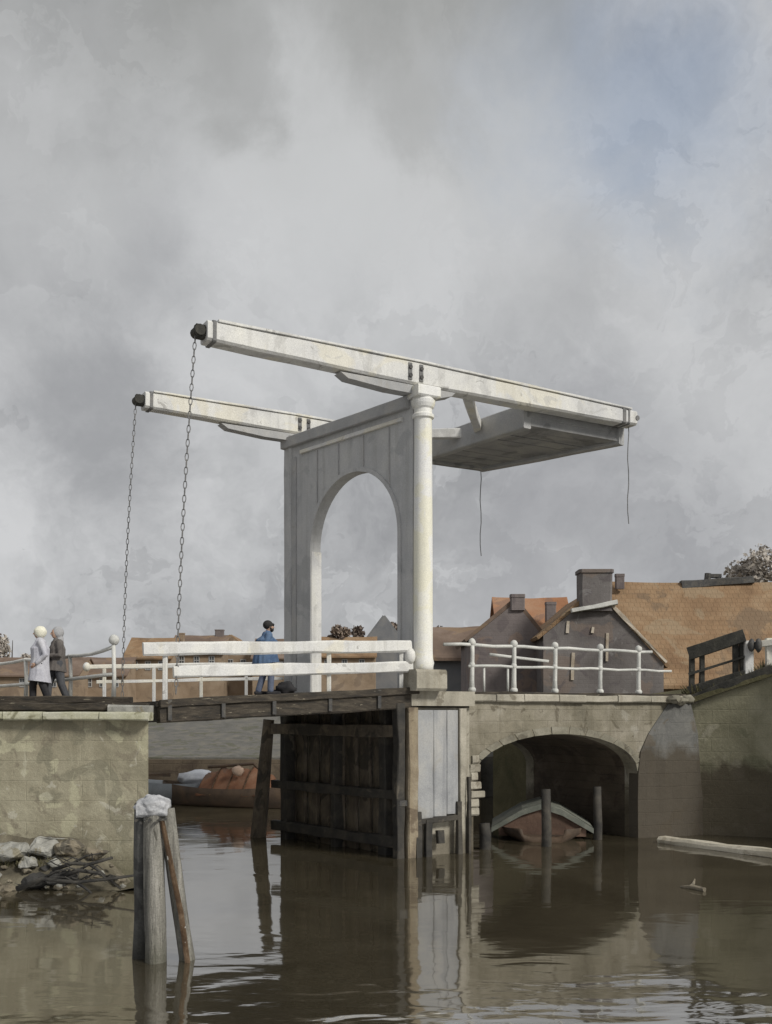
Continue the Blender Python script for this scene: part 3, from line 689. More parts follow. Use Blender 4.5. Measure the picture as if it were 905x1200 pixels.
# ------------------------------------------------------------------ shore rubble
mbk = MB(); gn = 40
for i in range(gn+1):
    pass
rows = []
for j in range(7):
    row = []
    for i in range(60):
        x = -30+25.6*i/59; f = j/6
        y = 21.28-1.25*f-.25*mn.noise(Vector((x*.6, 3, 0)))
        z = .92*(1-f)**1.15-.16*f+.10*mn.noise(Vector((x*1.3, f*3, 7)))
        z *= 1 if x < -6.2 else max(-.5, 1-(x+6.2)*1.1)
        row.append(Vector((x, y, z)))
    rows.append(row)
mbk.loft(rows, caps=False, closed=False)
O('mud_bank', mbk, 'mud', kind='structure')
rocks = [(14, 980, 20.9, .38, 'rock_pale', 'large pale boulder at the left edge of the shore'),
 (50, 980, 20.95, .32, 'rock_pale', 'pale boulder against the quay wall, second from the left edge'),
 (80, 985, 20.95, .28, 'rock_brown', 'tan boulder with brown stains beside the pale boulders'),
 (112, 996, 20.9, .24, 'rock_brown', 'brown stone at the right end of the boulder heap'),
 (45, 1018, 20.3, .26, 'rock_dark', 'dark wet rock below the pale boulders, by the waterline'),
 (72, 1020, 20.3, .30, 'rock_dark', 'largest dark wet rock, under the black branches'),
 (40, 1036, 20.0, .12, 'rock_pale', 'small round pale stone at the waterline, left'),
 (34, 1000, 20.7, .2, 'rock_pale', 'pale broken stone in front of the two pale boulders'),
 (66, 1002, 20.7, .18, 'rock_pale', 'small whitish stone below the tan boulder'),
 (8, 1028, 20.1, .22, 'rock_brown', 'brown rock at the waterline on the picture edge'),
 (100, 1035, 20.0, .16, 'rock_dark', 'low dark rock at the waterline in front of the branches'),
 (140, 1024, 20.4, .15, 'rock_brown', 'small brown stone beside the mooring posts')]
def stone(r):
    m = MB()
    for i in range(16):
        v = Vector((rnd.gauss(0,1), rnd.gauss(0,1), rnd.gauss(0,1))).normalized(); k = rnd.uniform(.82, 1.08)
        m.bm.verts.new(Vector((v.x*1.25*r*k, v.y*.9*r*k, v.z*.74*r*k)))
    bmesh.ops.convex_hull(m.bm, input=m.bm.verts)
    loose = [v for v in m.bm.verts if not v.link_faces]
    if loose: bmesh.ops.delete(m.bm, geom=loose, context='VERTS')
    bmesh.ops.bevel(m.bm, geom=list(m.bm.edges), offset=r*.07, segments=1, affect='EDGES')
    bmesh.ops.triangulate(m.bm, faces=m.bm.faces[:]); bmesh.ops.subdivide_edges(m.bm, edges=m.bm.edges[:], cuts=2 if r > .14 else 1, use_grid_fill=True); m.bm.normal_update()
    sd_ = rnd.random()*60
    for v in m.bm.verts: v.co += v.normal*r*(.14*mn.noise(v.co/r*2.2+Vector((sd_,)*3))+.06*mn.noise(v.co/r*6+Vector((sd_,)*3)))
    return m
for i in range(26):
    px = rnd.uniform(-20, 150); d = rnd.uniform(20.1, 21.0); o = O('small_stone', stone(rnd.uniform(.05, .12)), rnd.choice(('rock_pale','rock_brown','rock_brown','rock_dark')))
    o.location = (gx(px, d), d, max(.04, .92*max(0, 1-(21.28-d)/1.25)**1.15-.1)+rnd.uniform(0,.04)); tag(o, 'small broken stone in the rubble at the foot of the left quay wall', 'stone', 'small rubble at the foot of the quay')
for px, py, d, r, mt, lab in rocks:
    m = stone(r)
    bmesh.ops.rotate(m.bm, verts=m.bm.verts, cent=(0,0,0), matrix=Matrix.Rotation(rnd.uniform(-.5,.5), 3, 'Z'))
    o = O('rock', m, mt); f_ = (21.28-d)/1.25; p_ = at(px, py, d); p_.z = min(p_.z, .92*max(0, 1-f_)**1.15-.16*f_+r*.42); o.location = p_; tag(o, lab, 'rock', 'rocks at the foot of the quay')
brs = [([(20,1042),(50,1030),(90,1034),(130,1030),(158,1026)], 20.0, .05, 'long dark branch lying along the waterline to the mooring posts'),
 ([(62,1020),(85,1012),(105,1013),(132,1005)], 20.2, .045, 'black branch sticking up over the dark rocks'),
 ([(72,1028),(92,1020),(118,1024),(128,1032)], 20.1, .05, 'crooked black branch between the other two branches')]
for P, d, r, lab in brs:
    m = MB(); P3 = [at(x, y, d-.05*i) for i, (x, y) in enumerate(P)]
    m.tube(P3, [r*(1.0-.6*i/len(P3)) for i in range(len(P3))], 7, jit=.5)
    p = P3[1]; m.tube([p, p+Vector((.25,.05,.14)), p+Vector((.55,.02,.2))], [r*.7,r*.5,r*.25], 6, jit=.4)
    p = P3[2]; m.tube([p, p+Vector((.2,-.05,-.12)), p+Vector((.4,-.02,-.3))], [r*.7,r*.5,r*.3], 6, jit=.4)
    for i in range(7):
        p = P3[rnd.randrange(len(P3)-1)].lerp(P3[rnd.randrange(1, len(P3))], .5); dx = rnd.uniform(-.5,.5)
        m.tube([p, p+Vector((dx*.5, rnd.uniform(-.1,.1), rnd.uniform(.02,.14))), p+Vector((dx, rnd.uniform(-.15,.15), rnd.uniform(-.05,.22)))], [r*.4, r*.3, r*.12], 5, jit=.4)
    tag(O('branch', m, 'branch_dark', smooth=True), lab, 'branch', 'driftwood at the foot of the quay')

# floating timbers on the right
m = MB(); a, b = at(776, 986, 27.6), at(980, 1012, 23.4); a.z = .05; b.z = .08
m.beam(a, b, .38, .22, jit=.05, ch=.06); tag(O('floating_beam', m, 'log_pale'), 'pale squared beam floating below the right bank wall', 'floating beam')
m = MB(); a, b = at(798, 1040, 20.5), at(826, 1045, 20.0); a.z = .0; b.z = .03
m.tube([a, a.lerp(b,.5)+Vector((0,.06,.02)), b], [.03,.05,.045], 7, jit=.4); m.tube([a.lerp(b,.35), a.lerp(b,.6)+Vector((.12,.5,.02)), b+Vector((.2,1.3,.0))], [.035,.03,.015], 6, jit=.4); tag(O('drift_stick', m, 'rock_brown'), 'short pale stick drifting on the dark water in front of the floating beam', 'stick')

def tufts(name, label, line, n, h, spread, m_):
    m = MB(); r = random.Random(5)
    for i in range(n):
        k = r.random()*(len(line)-1); a, b = Vector(line[int(k)]), Vector(line[int(k)+1]); p = a.lerp(b, k-int(k))+Vector((r.uniform(-spread,spread), r.uniform(-spread,spread), -.05))
        hh = h*r.uniform(.4,1.2)*(.5+.9*abs(mn.noise(p*1.3))); d = Vector((r.gauss(0,.35), r.gauss(0,.35), 1))*hh; wv = Vector((r.gauss(0,1), r.gauss(0,1), 0)).normalized()*.014
        m.face([m.bm.verts.new(p-wv), m.bm.verts.new(p+wv), m.bm.verts.new(p+d*.6+wv*.6+Vector((r.gauss(0,.02),0,0))), m.bm.verts.new(p+d)])
    o = O(name, m, m_, kind='stuff'); tag(o, label, 'grass'); return o
tufts('bank_grass', 'rough olive grass along the top of the right bank wall', [(p[0]+.12, p[1]+.1, p[2]+.1) for p in rp[:3]], 2600, .42, .16, 'grassy_earth')
tufts('shore_weed', 'thin dark weeds growing among the rubble below the quay wall', [(-12, 20.95, .42), (-8.5, 20.9, .42), (-6.3, 20.95, .38)], 700, .34, .22, 'grassy_earth')

# ------------------------------------------------------------------ boats
def hull(L, W, H, n=14):
    m = MB(); rings = []
    for i in range(n+1):
        f = i/n; y = -L/2+L*f
        wv = W/2*max(.04, math.sin(math.pi*min(1, .1+f*.9))**.55) if f < .999 else .03
        sh = H*(1+.25*(2*f-1)**2)
        pr_ = [(-1, sh), (-.95, sh*.55), (-.72, .12*H), (-.3, -.12*H), (.3, -.12*H), (.72, .12*H), (.95, sh*.55), (1, sh), (.86, sh-.02), (.8, sh*.6), (.5, sh*.45), (-.5, sh*.45), (-.8, sh*.6), (-.86, sh-.02)]
        rings.append([Vector((wv*a, y, z)) for a, z in pr_])
    m.loft(rings); return m
def rotz(mb, a): bmesh.ops.rotate(mb.bm, verts=mb.bm.verts, cent=(0,0,0), matrix=Matrix.Rotation(a, 3, 'Z')); return mb
bo = thing('rowing_boat', 'grey blue rowing boat with a white bundle on board, beneath the drawbridge', 'boat', (gx(212,39.5), 39.5, -.05))
a_ = R(82)
h_ = O('hull', rotz(hull(5.4, 1.7, .85), a_), 'boat_hull_grey', bo, local=True, smooth=True)
m = MB(); m.ball((0,0,0), .42, (1.9,.9,.75), 3, .5, 2.2); bmesh.ops.translate(m.bm, verts=m.bm.verts, vec=(.75,-.2,1.0)); o = O('tarpaulin', m, 'tarp_white', bo, smooth=True, local=True)
m = MB(); m.beam((-2.6,-.55,1.2), (-.3,-.5,1.16), .1, .12, jit=.03); O('gunwale_board', m, 'boat_hull_brown', bo, local=True)
bo = thing('barge', 'brown barge under an orange tarpaulin tent, beneath the drawbridge deck', 'boat', (gx(272,38.5), 38.5, -.05))
a_ = R(70)
O('hull', rotz(hull(6.0, 2.2, .75), a_), 'boat_hull_brown', bo, local=True, smooth=True)
m = MB(); rg_ = []
for i in range(41):
    f = i/40; y = -1.6+2.6*f; hh = .95+.40*math.sin(math.pi*(.15+.7*f))-.07*abs(math.sin(f*math.pi*4)); row = []
    for k in range(25):
        q_ = k/24*2-1; xx = q_*1.02; zz2 = .5+(hh-.5)*(1-abs(q_)**1.35)*1.25
        nz = mn.noise(Vector((xx*1.5, y*4.5, 2)))*.09+mn.noise(Vector((xx*6, y*3, 9)))*.035
        row.append(Vector((xx+nz*.5, y, zz2+nz*(1-abs(q_)*.4))))
    rg_.append(row)
m.loft(rg_); rotz(m, a_); to_ = O('tarpaulin', m, 'tarp_orange', bo, local=True, smooth=True)
for yy in (-.9, -.25, .4):
    m = MB(); f = (yy+1.6)/2.6; hh = .95+.40*math.sin(math.pi*(.15+.7*f)); m.tube([Vector((q_*1.05, yy+.04*q_, .52+(hh-.5)*(1-abs(q_)**1.35)*1.25)) for q_ in [k/10*2-1 for k in range(11)]], .022, 5); rotz(m, a_); O('rope', m, 'strap_brown', to_, local=True)
m = MB(); m.ball((.35,-.85,1.4), .22, (1.1,.6,.8), 2, .4); O('bundle', m, 'tarp_pink', bo, smooth=True, local=True)
m = MB(); m.tube([(-.9,-.1,1.5), (.8,.1,1.62), (1.6,.1,.7)], .06, 8); O('spar', m, 'boat_hull_brown', bo, local=True)
# covered boat beneath the arch
cl = at(634, 980, 29.6); cl.z = -.05
bo = thing('covered_boat', 'low boat with a pale green tent cover moored under the stone arch', 'boat', tuple(cl))
a_ = -.12
O('hull', rotz(hull(4.2, 2.5, .34), a_), 'boat_hull_brown', bo, local=True, smooth=True)
m = MB()
for sx in (-1, 1):
    m.loft([[Vector((sx*1.4, y, .22)), Vector((sx*1.4, y, .36)), Vector((sx*.55, y, .86)), Vector((0, y, 1.03)), Vector((0, y, .88)), Vector((sx*.55, y, .70))] for y in (-1.3, -.6, .3, 1.1)])
rotz(m, a_); O('tent_cover', m, 'tarp_green', bo, local=True)
m = MB(); m.loft([[Vector((-1.2,y,.12)), Vector((1.2,y,.12)), Vector((1.2,y,.34)), Vector((.55,y,.71)), Vector((0,y,.89)), Vector((-.55,y,.71)), Vector((-1.2,y,.34))] for y in (-1.22, -1.14)]); rotz(m, a_); O('tent_end', m, 'cabin_red', bo, local=True)
for i, (px, y0, d, r, lab) in enumerate(((640, 925, 26.75, .13, 'thick dark mooring post in front of the tent covered boat'), (700, 922, 28.2, .12, 'dark mooring post right of the tent covered boat'), (568, 965, 26.2, .14, 'short dark mooring stump by the left foot of the arch'))):
    m = MB(); x = gx(px, d); m.tube([(x,d,-1), (x+.02,d,.4), (x,d,gz(y0,d))], [r*1.1,r,r*.9], 10, jit=.2); tag(O('mooring_post', m, 'black_timber', smooth=True), lab, 'mooring post', 'mooring posts under the arch')

# ------------------------------------------------------------------ houses
def house(name, label, px0, px1, yt, ye, d, wall, roof, axis='gable', depth=6, zg=3.2, chimneys=(), windows=(), edge=None, extra=None, group=None, apex=.5, yel=None):
    """gable: gable end towards the water; side: roof slope towards the water"""
    x0, x1 = gx(px0, d), gx(px1, d); zt, ze = gz(yt, d), gz(ye, d); zl = gz(yel, d) if yel else ze
    h = thing(name, label, 'house', ((x0+x1)/2, d, zg), group)
    W = x1-x0
    if axis == 'side': zt = gz(yt, d+depth/2)
    if axis == 'gable':
        xa = x0+W*apex
        m = MB(); m.prism([(x0, zg-.3), (x1, zg-.3), (x1, ze), (xa, zt), (x0, zl)], (0, d, 0), (1,0,0), (0,1,0), depth); wo = O('wall', m, wall, h)
        m = MB(); th = .16
        for xe, zz3, sg in ((x0, zl, -1), (x1, ze, 1)):
            v = Vector((xe-xa, 0, zz3-zt)); v.normalize(); o_ = Vector((xe, 0, zz3))+v*.25
            nn = Vector((-v.z, 0, v.x)); nn = nn if nn.z > 0 else -nn
            a, b = Vector((xa, 0, zt)), o_
            m.loft([[p+Vector((0, y, 0)) for p in (a+nn*.01, b+nn*.01, b+nn*th, a+nn*th+Vector((0,0,.05)))] for y in (d+.06, d+depth*.35, d+depth*.7, d+depth+.1)])
        ro = O('roof', m, roof, h)
        if edge:
            m = MB()
            m.beam((xa+.05, d-.06, zt+.04), (x1+.1, d-.06, ze+.06), .14, .13, jit=.05, segs=8); O('verge_board', m, edge, ro)
    else:
        m = MB(); m.prism([(0, zg-.3), (depth, zg-.3), (depth, ze), (depth/2, zt), (0, ze)], (x0, d, 0), (0,1,0), (1,0,0), W); wo = O('wall', m, wall, h)
        m = MB(); n = 16; rg = []
        for i in range(n+1):
            x = x0-.2+(W+.4)*i/n; sg = .012*math.sin(i*.9+d)-.08*math.sin(math.pi*i/n)
            rg.append([Vector((x, d-.45, ze-.3+sg*.5)), Vector((x, d+depth/2, zt+.02+sg)), Vector((x, d+depth+.45, ze-.3+sg*.5)), Vector((x, d+depth+.45, ze-.12+sg*.5)), Vector((x, d+depth/2, zt+.22+sg)), Vector((x, d-.45, ze-.12+sg*.5))])
        m.loft(rg); ro = O('roof', m, roof, h)
    for (cx0, cx1, ct, cb, dy, cm) in chimneys:
        dc = d+dy; a0, a1 = gx(cx0, dc), gx(cx1, dc); wv = a1-a0; zc1, zc0 = gz(ct, dc), gz(cb, dc)
        m = MB(); m.beam(((a0+a1)/2, dc+wv*.3, zc0), ((a0+a1)/2, dc+wv*.3, zc1), wv, wv*.7, up=(0,1,0), jit=.03)
        m.beam(((a0+a1)/2, dc+wv*.3, zc1-.12), ((a0+a1)/2, dc+wv*.3, zc1+.03), wv*1.08, wv*.78, up=(0,1,0)); O('chimney', m, cm, ro)
    for (wx0, wx1, wy0, wy1) in windows:
        a, b = at(wx0, wy0, d), at(wx1, wy1, d)
        m = MB(); wv = b.x-a.x; hv = a.z-b.z; t_ = min(wv, hv)*.16; cxm = (a.x+b.x)/2; czm = (a.z+b.z)/2
        for sx in (-1, 1): m.beam((cxm+sx*wv/2, d-.03, b.z), (cxm+sx*wv/2, d-.03, a.z), t_, .1, up=(0,1,0))
        for z in (a.z, b.z, czm): m.beam((a.x, d-.035, z), (b.x, d-.035, z), .1, t_)
        m.beam((cxm, d-.025, b.z), (cxm, d-.025, a.z), t_*.6, .08, up=(0,1,0))
        wf = O('window', m, 'grey_paint', h)
        m = MB(); m.box((cxm, d-.015, czm), (wv, .02, hv), ch=.002); O('pane', m, 'window_glass', wf)
    if extra: extra(h, d)
    return h
def trims(h, d):
    m = MB(); m.beam(at(669,716,d)+Vector((0,-.18,0)), at(722,707,d)+Vector((0,-.18,0)), .38, .2, jit=.05, segs=6); O('white_band', m, 'white_trim', h)
    for px, y0, y1, ww in ((694,735,742,3), (711,742,775,3), (665,728,742,3), (671,797,765,4)):
        m = MB(); m.beam(at(px,max(y0,y1),d)+Vector((0,-.03,0)), at(px+1,min(y0,y1),d)+Vector((0,-.03,0)), ww*d/F, .07, up=(0,1,0), jit=.04); O('wall_tie', m, 'roof_edge', h)
house('gabled_cottage', 'dark slate gable cottage with a massive square chimney behind the iron railing', 637, 778, 694, 778, 44, 'slate_wall', 'orange_roof', depth=7, chimneys=((680,718,668,716,-.15,'slate_wall'),), windows=(), edge='roof_edge', extra=trims, apex=.44, yel=745)
house('gabled_shed', 'smaller plum gable house left of the slate cottage', 552, 652, 706, 765, 46, 'plum_wall', 'brown_roof', depth=6, chimneys=((599,615,697,715,-.1,'plum_wall'),), windows=(), apex=.52, yel=748)
def ridge(h, d):
    dd_ = d+4.5
    m = MB(); m.beam(at(798,686,dd_), at(882,682,dd_)+Vector((0,0,.1)), .5, .42, jit=.06, segs=6); O('ridge_board', m, 'dark_iron', h)
    m = MB(); m.tube([at(829,682,dd_), at(830,672,dd_)], .18, 8); m.tube([at(842,682,dd_), at(842,674,dd_)], .15, 8); m.beam(at(827,675,dd_), at(845,675,dd_), .3, .2); O('roof_vent', m, 'dark_iron', h)
house('thatched_house', 'long house with a broad orange brown roof at the right edge', 722, 990, 686, 800, 51, 'ochre_wall', 'orange_roof', 'side', depth=9, extra=ridge, chimneys=((722,732,673,690,3.6,'plum_wall'),))
house('tiled_house', 'house with a red orange roof between the two dark gables', 588, 672, 704, 760, 54, 'ochre_wall', 'red_roof', 'side', depth=6, chimneys=((640,652,706,728,.5,'plum_wall'),))
house('low_house', 'low ochre roofed house seen just right of the white column', 498, 566, 738, 768, 58, 'blue_wall', 'brown_roof', 'side', depth=6)
far_h = [('row_house', 'ochre house directly right of the far chain', 146, 201, 749, 770, 132, 'ochre_wall', 'orange_roof', 'side', ()),
 ('row_house', 'low brown house with a small chimney left of the man in blue', 199, 262, 746, 764, 136, 'ochre_wall', 'brown_roof', 'side', ((208,216,742,752,1,'ochre_wall'),)),
 ('row_house', 'orange gabled house with a short chimney beside the man in blue', 243, 297, 745, 768, 140, 'ochre_wall', 'orange_roof', 'gable', ((252,262,738,752,.2,'plum_wall'),)),
 ('row_house', 'small ochre house behind the head of the man in blue', 296, 340, 750, 770, 136, 'ochre_wall', 'brown_roof', 'side', ()),
 ('row_house', 'low brown house behind the white quay railing', 92, 148, 772, 790, 127, 'ochre_wall', 'brown_roof', 'side', ()),
 ('row_house', 'brown shed behind the walkers at the left edge', -40, 92, 772, 790, 123, 'ochre_wall', 'brown_roof', 'side', ()),
 ('row_house', 'blue grey gabled house seen through the portal arch', 430, 470, 722, 748, 132, 'blue_wall', 'blue_wall', 'gable', ()),
 ('row_house', 'low tan roofed house at the foot of the portal arch', 368, 440, 748, 768, 125, 'ochre_wall', 'orange_roof', 'side', ())]
for nm, lab, a, b, yt, ye, d, wl, rf_, ax, ch in far_h:
    house(nm, lab, a, b, yt, ye, d, wl, rf_, ax, depth=9, chimneys=ch, windows=[(a+(b-a)*f-3, a+(b-a)*f+3, ye+5, ye+15) for f in (.22, .5, .78)], group='houses of the far row')

# ------------------------------------------------------------------ trees
def tree(label, px, d, ytop, width_px, mt, seed, zg=3.2, leaf=.16, n=1500):
    r = random.Random(seed); x = gx(px, d); zt = gz(ytop, d); W = width_px*d/F; H = zt-zg
    t = thing('tree', label, 'tree', (x, d, zg), 'trees of the far bank')
    m = MB(); m.tube([(x,d,zg-.2), (x+.1,d,zg+H*.3), (x,d,zg+H*.6), (x+.1,d,zg+H*.85)], [.22,.17,.11,.04], 8, jit=.2)
    lumps = []
    for i in range(9):
        a = r.uniform(0, 6.28); rr = r.uniform(.1, .42)*W; c = Vector((x+rr*math.cos(a), d+rr*math.sin(a), zg+H*r.uniform(.42, .88)))
        lumps.append((c, r.uniform(.14, .26)*W)); m.tube([(x,d,zg+H*r.uniform(.25,.5)), Vector((x,d,zg+H*.4)).lerp(c,.6)+Vector((0,0,.1)), c], [.09,.06,.02], 5)
    O('trunk', m, 'bark', t)
    m = MB()
    for i in range(n):
        c, rad = r.choice(lumps); v = Vector((r.gauss(0,1), r.gauss(0,1), r.gauss(0,.8))); v = v.normalized()*rad*r.random()**.4; p = c+v
        s = leaf*r.uniform(.5, 1.3); e1 = Vector((r.gauss(0,1), r.gauss(0,1), r.gauss(0,1))).normalized(); e2 = e1.cross(Vector((r.gauss(0,1), r.gauss(0,1), r.gauss(0,1)))).normalized()
        m.face([m.bm.verts.new(p+e1*s), m.bm.verts.new(p+e2*s*.6), m.bm.verts.new(p-e1*s), m.bm.verts.new(p-e2*s*.6)])
    O('crown', m, mt, t)
tree('brown leafed tree at the left foot of the portal arch', 397, 130, 724, 30, 'foliage_brown', 1, leaf=.34)
tree('taller brown tree in the middle of the portal arch opening', 414, 135, 714, 34, 'foliage_brown', 2, leaf=.34)
tree('dark tree half hidden behind the right jamb of the arch', 452, 144, 712, 34, 'foliage_brown', 3, leaf=.34)
tree('large pale beige tree above the roof at the right edge', 906, 72, 628, 92, 'foliage_pale', 4, leaf=.2, n=5200)
tree('small brown tree behind the white column', 520, 139, 726, 40, 'foliage_brown', 5, leaf=.34)
tree('small tree rising over the roofs next to the plum gable', 545, 144, 730, 38, 'foliage_brown', 6, leaf=.34)
tree('faint pale tree behind the walkers at the left edge', 14, 148, 735, 44, 'foliage_pale', 8, leaf=.34)

# ------------------------------------------------------------------ people
def person(label, loc, heading, H, coat, trouser, hat, stride=.22, lean=.0, coat_len=.6, coat_w=1.0, arms='walk', skirt=False, hold=None):
    """heading: direction faced, radians from +x"""
    s = H/1.72
    t = thing('person', label, 'person', loc); t.rotation_euler = (0, 0, heading-math.pi/2)
    def V(x, y, z): return Vector((x, y+lean*max(0, z-.9)*1.0, z))*s
    J = {}
    for sd, k in ((-1, 'L'), (1, 'R')):
        st = stride*sd
        J[k] = [V(.09*sd,0,.92), V(.10*sd, st*.55+.05, .50), V(.10*sd, st-.02, .09), V(.11*sd, st+.17, .045)]
        sw = -st*.9
        if arms == 'walk': J['a'+k] = [V(.185*sd,0,1.40), V(.235*sd, sw*.45-.03, 1.13), V(.225*sd, sw+.08, .90)]
        elif arms == 'fold': J['a'+k] = [V(.185*sd,0,1.40), V(.24*sd, .02, 1.12), V(.05*sd, .24, 1.12)]
        elif arms == 'pocket': J['a'+k] = [V(.185*sd,0,1.40), V(.27*sd, -.08, 1.13), V(.19*sd, .10, .95)]
    def limb(m, pts, rad, n=10): m.tube(pts, [x*s for x in rad], n, round_ends=True)
    m = MB()
    limb(m, [V(0,0,.93), V(0,.01,1.08), V(0,0,1.28), V(0,-.01,1.40)], [.135,.125,.15,.12], 14)
    limb(m, [V(-.15,0,1.39), V(.15,0,1.39)], [.07,.07])
    limb(m, [V(0,0,1.40), V(0,.015,1.53)], [.058,.055])
    m.ball(V(0,.03,1.615), .1*s, (.78,.95,1.18), 3); m.ball(V(0,.06,1.56), .065*s, (.85,.85,.9), 2)
    limb(m, [V(0,.118,1.625), V(0,.14,1.595)], [.012,.016], 6)
    for sd, k in ((-1,'L'), (1,'R')):
        m.ball(V(.08*sd,.02,1.615), .028*s, (.4,.8,1.2), 2)
        hip, kn, an, toe = J[k]; limb(m, [hip, kn, an], [.088,.058,.042]); limb(m, [an+Vector((0,-.05,-.04))*s, toe], [.042,.036])
        sh, el, wr = J['a'+k]; limb(m, [sh, el, wr], [.055,.043,.03])
        d = (wr-el).normalized(); fw = Vector((0,1,0)); sdv = d.cross(fw).normalized(); up = sdv.cross(d).normalized()
        palm = wr+d*.05*s; limb(m, [wr+d*.02*s-up*.012*s, palm+up*.012*s, wr+d*.085*s], [.026,.032,.028], 8)
        for q, (o_, L) in enumerate(((-.03,.068), (-.010,.08), (.010,.076), (.03,.06))):
            b0 = wr+d*.085*s+up*o_*s; cu = sdv*-sd*.012*s; limb(m, [b0, b0+d*L*.5*s+cu*.5, b0+d*L*.9*s+cu*1.8], [.0098,.009,.0075], 6)
        tb = wr+d*.035*s+up*.03*s; limb(m, [tb, tb+(d*.6+up*.7)*.035*s, tb+(d*.9+up*.45)*.07*s], [.013,.011,.009], 6)
    body = O('body', remeshed(m, .0075*s, 3), 'skin', t, smooth=True, local=True)
    for sd in (-1, 1):
        m = MB(); m.ball(V(.033*sd,.122,1.63), .011*s, (1.2,.6,.8), 2); O('eye', m, 'eye_dark', body, local=True, smooth=True)
    m = MB(); m.ball(V(0,.118,1.565), .018*s, (1.3,.5,.3), 2); O('mouth', m, 'cabin_red', body, local=True, smooth=True)
    m = MB()
    for k in 'LR':
        hip, kn, an, toe = J[k]; limb(m, [hip+Vector((0,0,.03))*s, kn, an+Vector((0,0,.02))*s], [.115,.085,.075])
    limb(m, [V(-.05,0,.95), V(.05,0,.95)], [.115,.115])
    if skirt:
        m.tube([V(0,0,1.0), V(0,.01,.6), V(0,.02,.22)], [.15*s,.2*s,.25*s], 18)
    O('skirt' if skirt else 'trousers', remeshed(m, .012*s, 4), trouser, t, smooth=True, local=True)
    m = MB()
    for k in 'LR':
        hip, kn, an, toe = J[k]; limb(m, [an+Vector((0,-.055,-.045))*s, toe+Vector((0,.02,-.005))*s], [.055,.048])
        limb(m, [an, an+Vector((0,0,.06))*s], [.055,.058])
    O('shoes', remeshed(m, .01*s, 3), 'cloth_dark', t, smooth=True, local=True)
    m = MB(); zl = 1.40-coat_len
    limb(m, [V(0,.02,zl-.12), V(0,.01,zl+.1), V(0,.0,1.05), V(0,.0,1.28), V(0,-.01,1.39)], [.235*coat_w,.205*coat_w,.168*coat_w,.178*coat_w,.13], 16)
    limb(m, [V(-.155,0,1.385), V(.155,0,1.385)], [.09,.09])
    limb(m, [V(0,0,1.40), V(0,.01,1.475)], [.085,.075])
    for k in 'LR':
        sh, el, wr = J['a'+k]; limb(m, [sh, el, wr-(wr-el).normalized()*.02*s], [.08,.066,.052])
    cm = remeshed(m, .012*s, 4)
    bmesh.ops.bisect_plane(cm.bm, geom=cm.bm.verts[:]+cm.bm.edges[:]+cm.bm.faces[:], plane_co=(0,0,zl*s), plane_no=(0,.12,-1), clear_outer=True)
    ed = [e for e in cm.bm.edges if e.is_boundary]; bmesh.ops.holes_fill(cm.bm, edges=ed, sides=0)
    cm.bm.normal_update()
    for v in cm.bm.verts:
        q_ = v.co/s; amp = .016 if q_.z < 1.05 else .009
        v.co += v.normal*s*amp*mn.noise(Vector((q_.x*13, q_.y*13, q_.z*3.2+H*9)))
    O('coat', cm, coat, t, smooth=True, local=True)
    if hat == 'cream_cap':
        m = MB(); m.ball(V(0,-.005,1.64), .138*s, (.92,1.0,.98), 3, .08); O('cap', remeshed(m, .012*s, 3), 'cloth_cream', t, smooth=True, local=True)
    elif hat == 'grey_hood':
        m = MB(); m.ball(V(0,-.02,1.635), .128*s, (.9,1,1.08), 3); limb(m, [V(0,-.05,1.5), V(0,-.04,1.42)], [.09,.11]); O('hood', remeshed(m, .012*s, 3), 'cloth_grey', t, smooth=True, local=True)
    else:
        m = MB(); m.ball(V(0,-.015,1.655), .118*s, (.9,1.02,.95), 3); limb(m, [V(-.05,.1,1.66), V(.05,.1,1.66)], [.035,.035]); O('cap', remeshed(m, .01*s, 3), 'hair_dark', t, smooth=True, local=True)
        m = MB(); m.ball(V(0,.085,1.545), .06*s, (1.0,.9,1.1), 3, .2); limb(m, [V(-.07,.03,1.6), V(-.055,.07,1.54)], [.02,.025]); limb(m, [V(.07,.03,1.6), V(.055,.07,1.54)], [.02,.025]); O('beard', remeshed(m, .009*s, 2), 'hair_dark', t, smooth=True, local=True)
    return t
person('walker in a round cream cap and long lavender coat on the left quay', (gx(47,22.9), 22.9, 3.62), R(205), 1.76, 'cloth_lavender', 'cloth_dark', 'cream_cap', stride=.16, coat_len=.85, coat_w=1.15, arms='pocket')
person('walker in a grey hood and dark brown jacket beside the lavender coat', (gx(67,23.2), 23.2, 3.62), R(215), 1.78, 'cloth_greybrown', 'cloth_slate', 'grey_hood', stride=.2, coat_len=.62, arms='fold')
mp_ = at(311, 800, 25.3)
person('bearded man in a blue jacket and dark cap crossing the drawbridge', (mp_.x, mp_.y, zd(-2.6)+.01), R(20), 1.80, 'cloth_blue', 'cloth_trouser_blue', 'cap', stride=.12, lean=.10, coat_len=.66, coat_w=1.5, arms='pocket')
# black bundle on the deck
bp_ = at(335, 795, 25.6); m = MB(); m.ball((0,0,0), .2, (1.15,.8,.85), 3, .35, 2); bmesh.ops.translate(m.bm, verts=m.bm.verts, vec=(bp_.x, bp_.y, zd(-2.3)+.17))
sk = thing('sack', 'black rounded sack on the bridge deck, right of the man in blue', 'sack', (bp_.x, bp_.y, zd(-2.3)))
O('bag', m, 'cloth_dark', sk, smooth=True)
m = MB(); b_ = Vector((bp_.x, bp_.y, zd(-2.3))); m.tube([b_+Vector((-.08,0,.16)), b_+Vector((-.2,0,.10)), b_+Vector((-.28,.02,.05))], [.1,.06,.075], 8, round_ends=True); O('tied_neck', m, 'cloth_dark', sk, smooth=True)

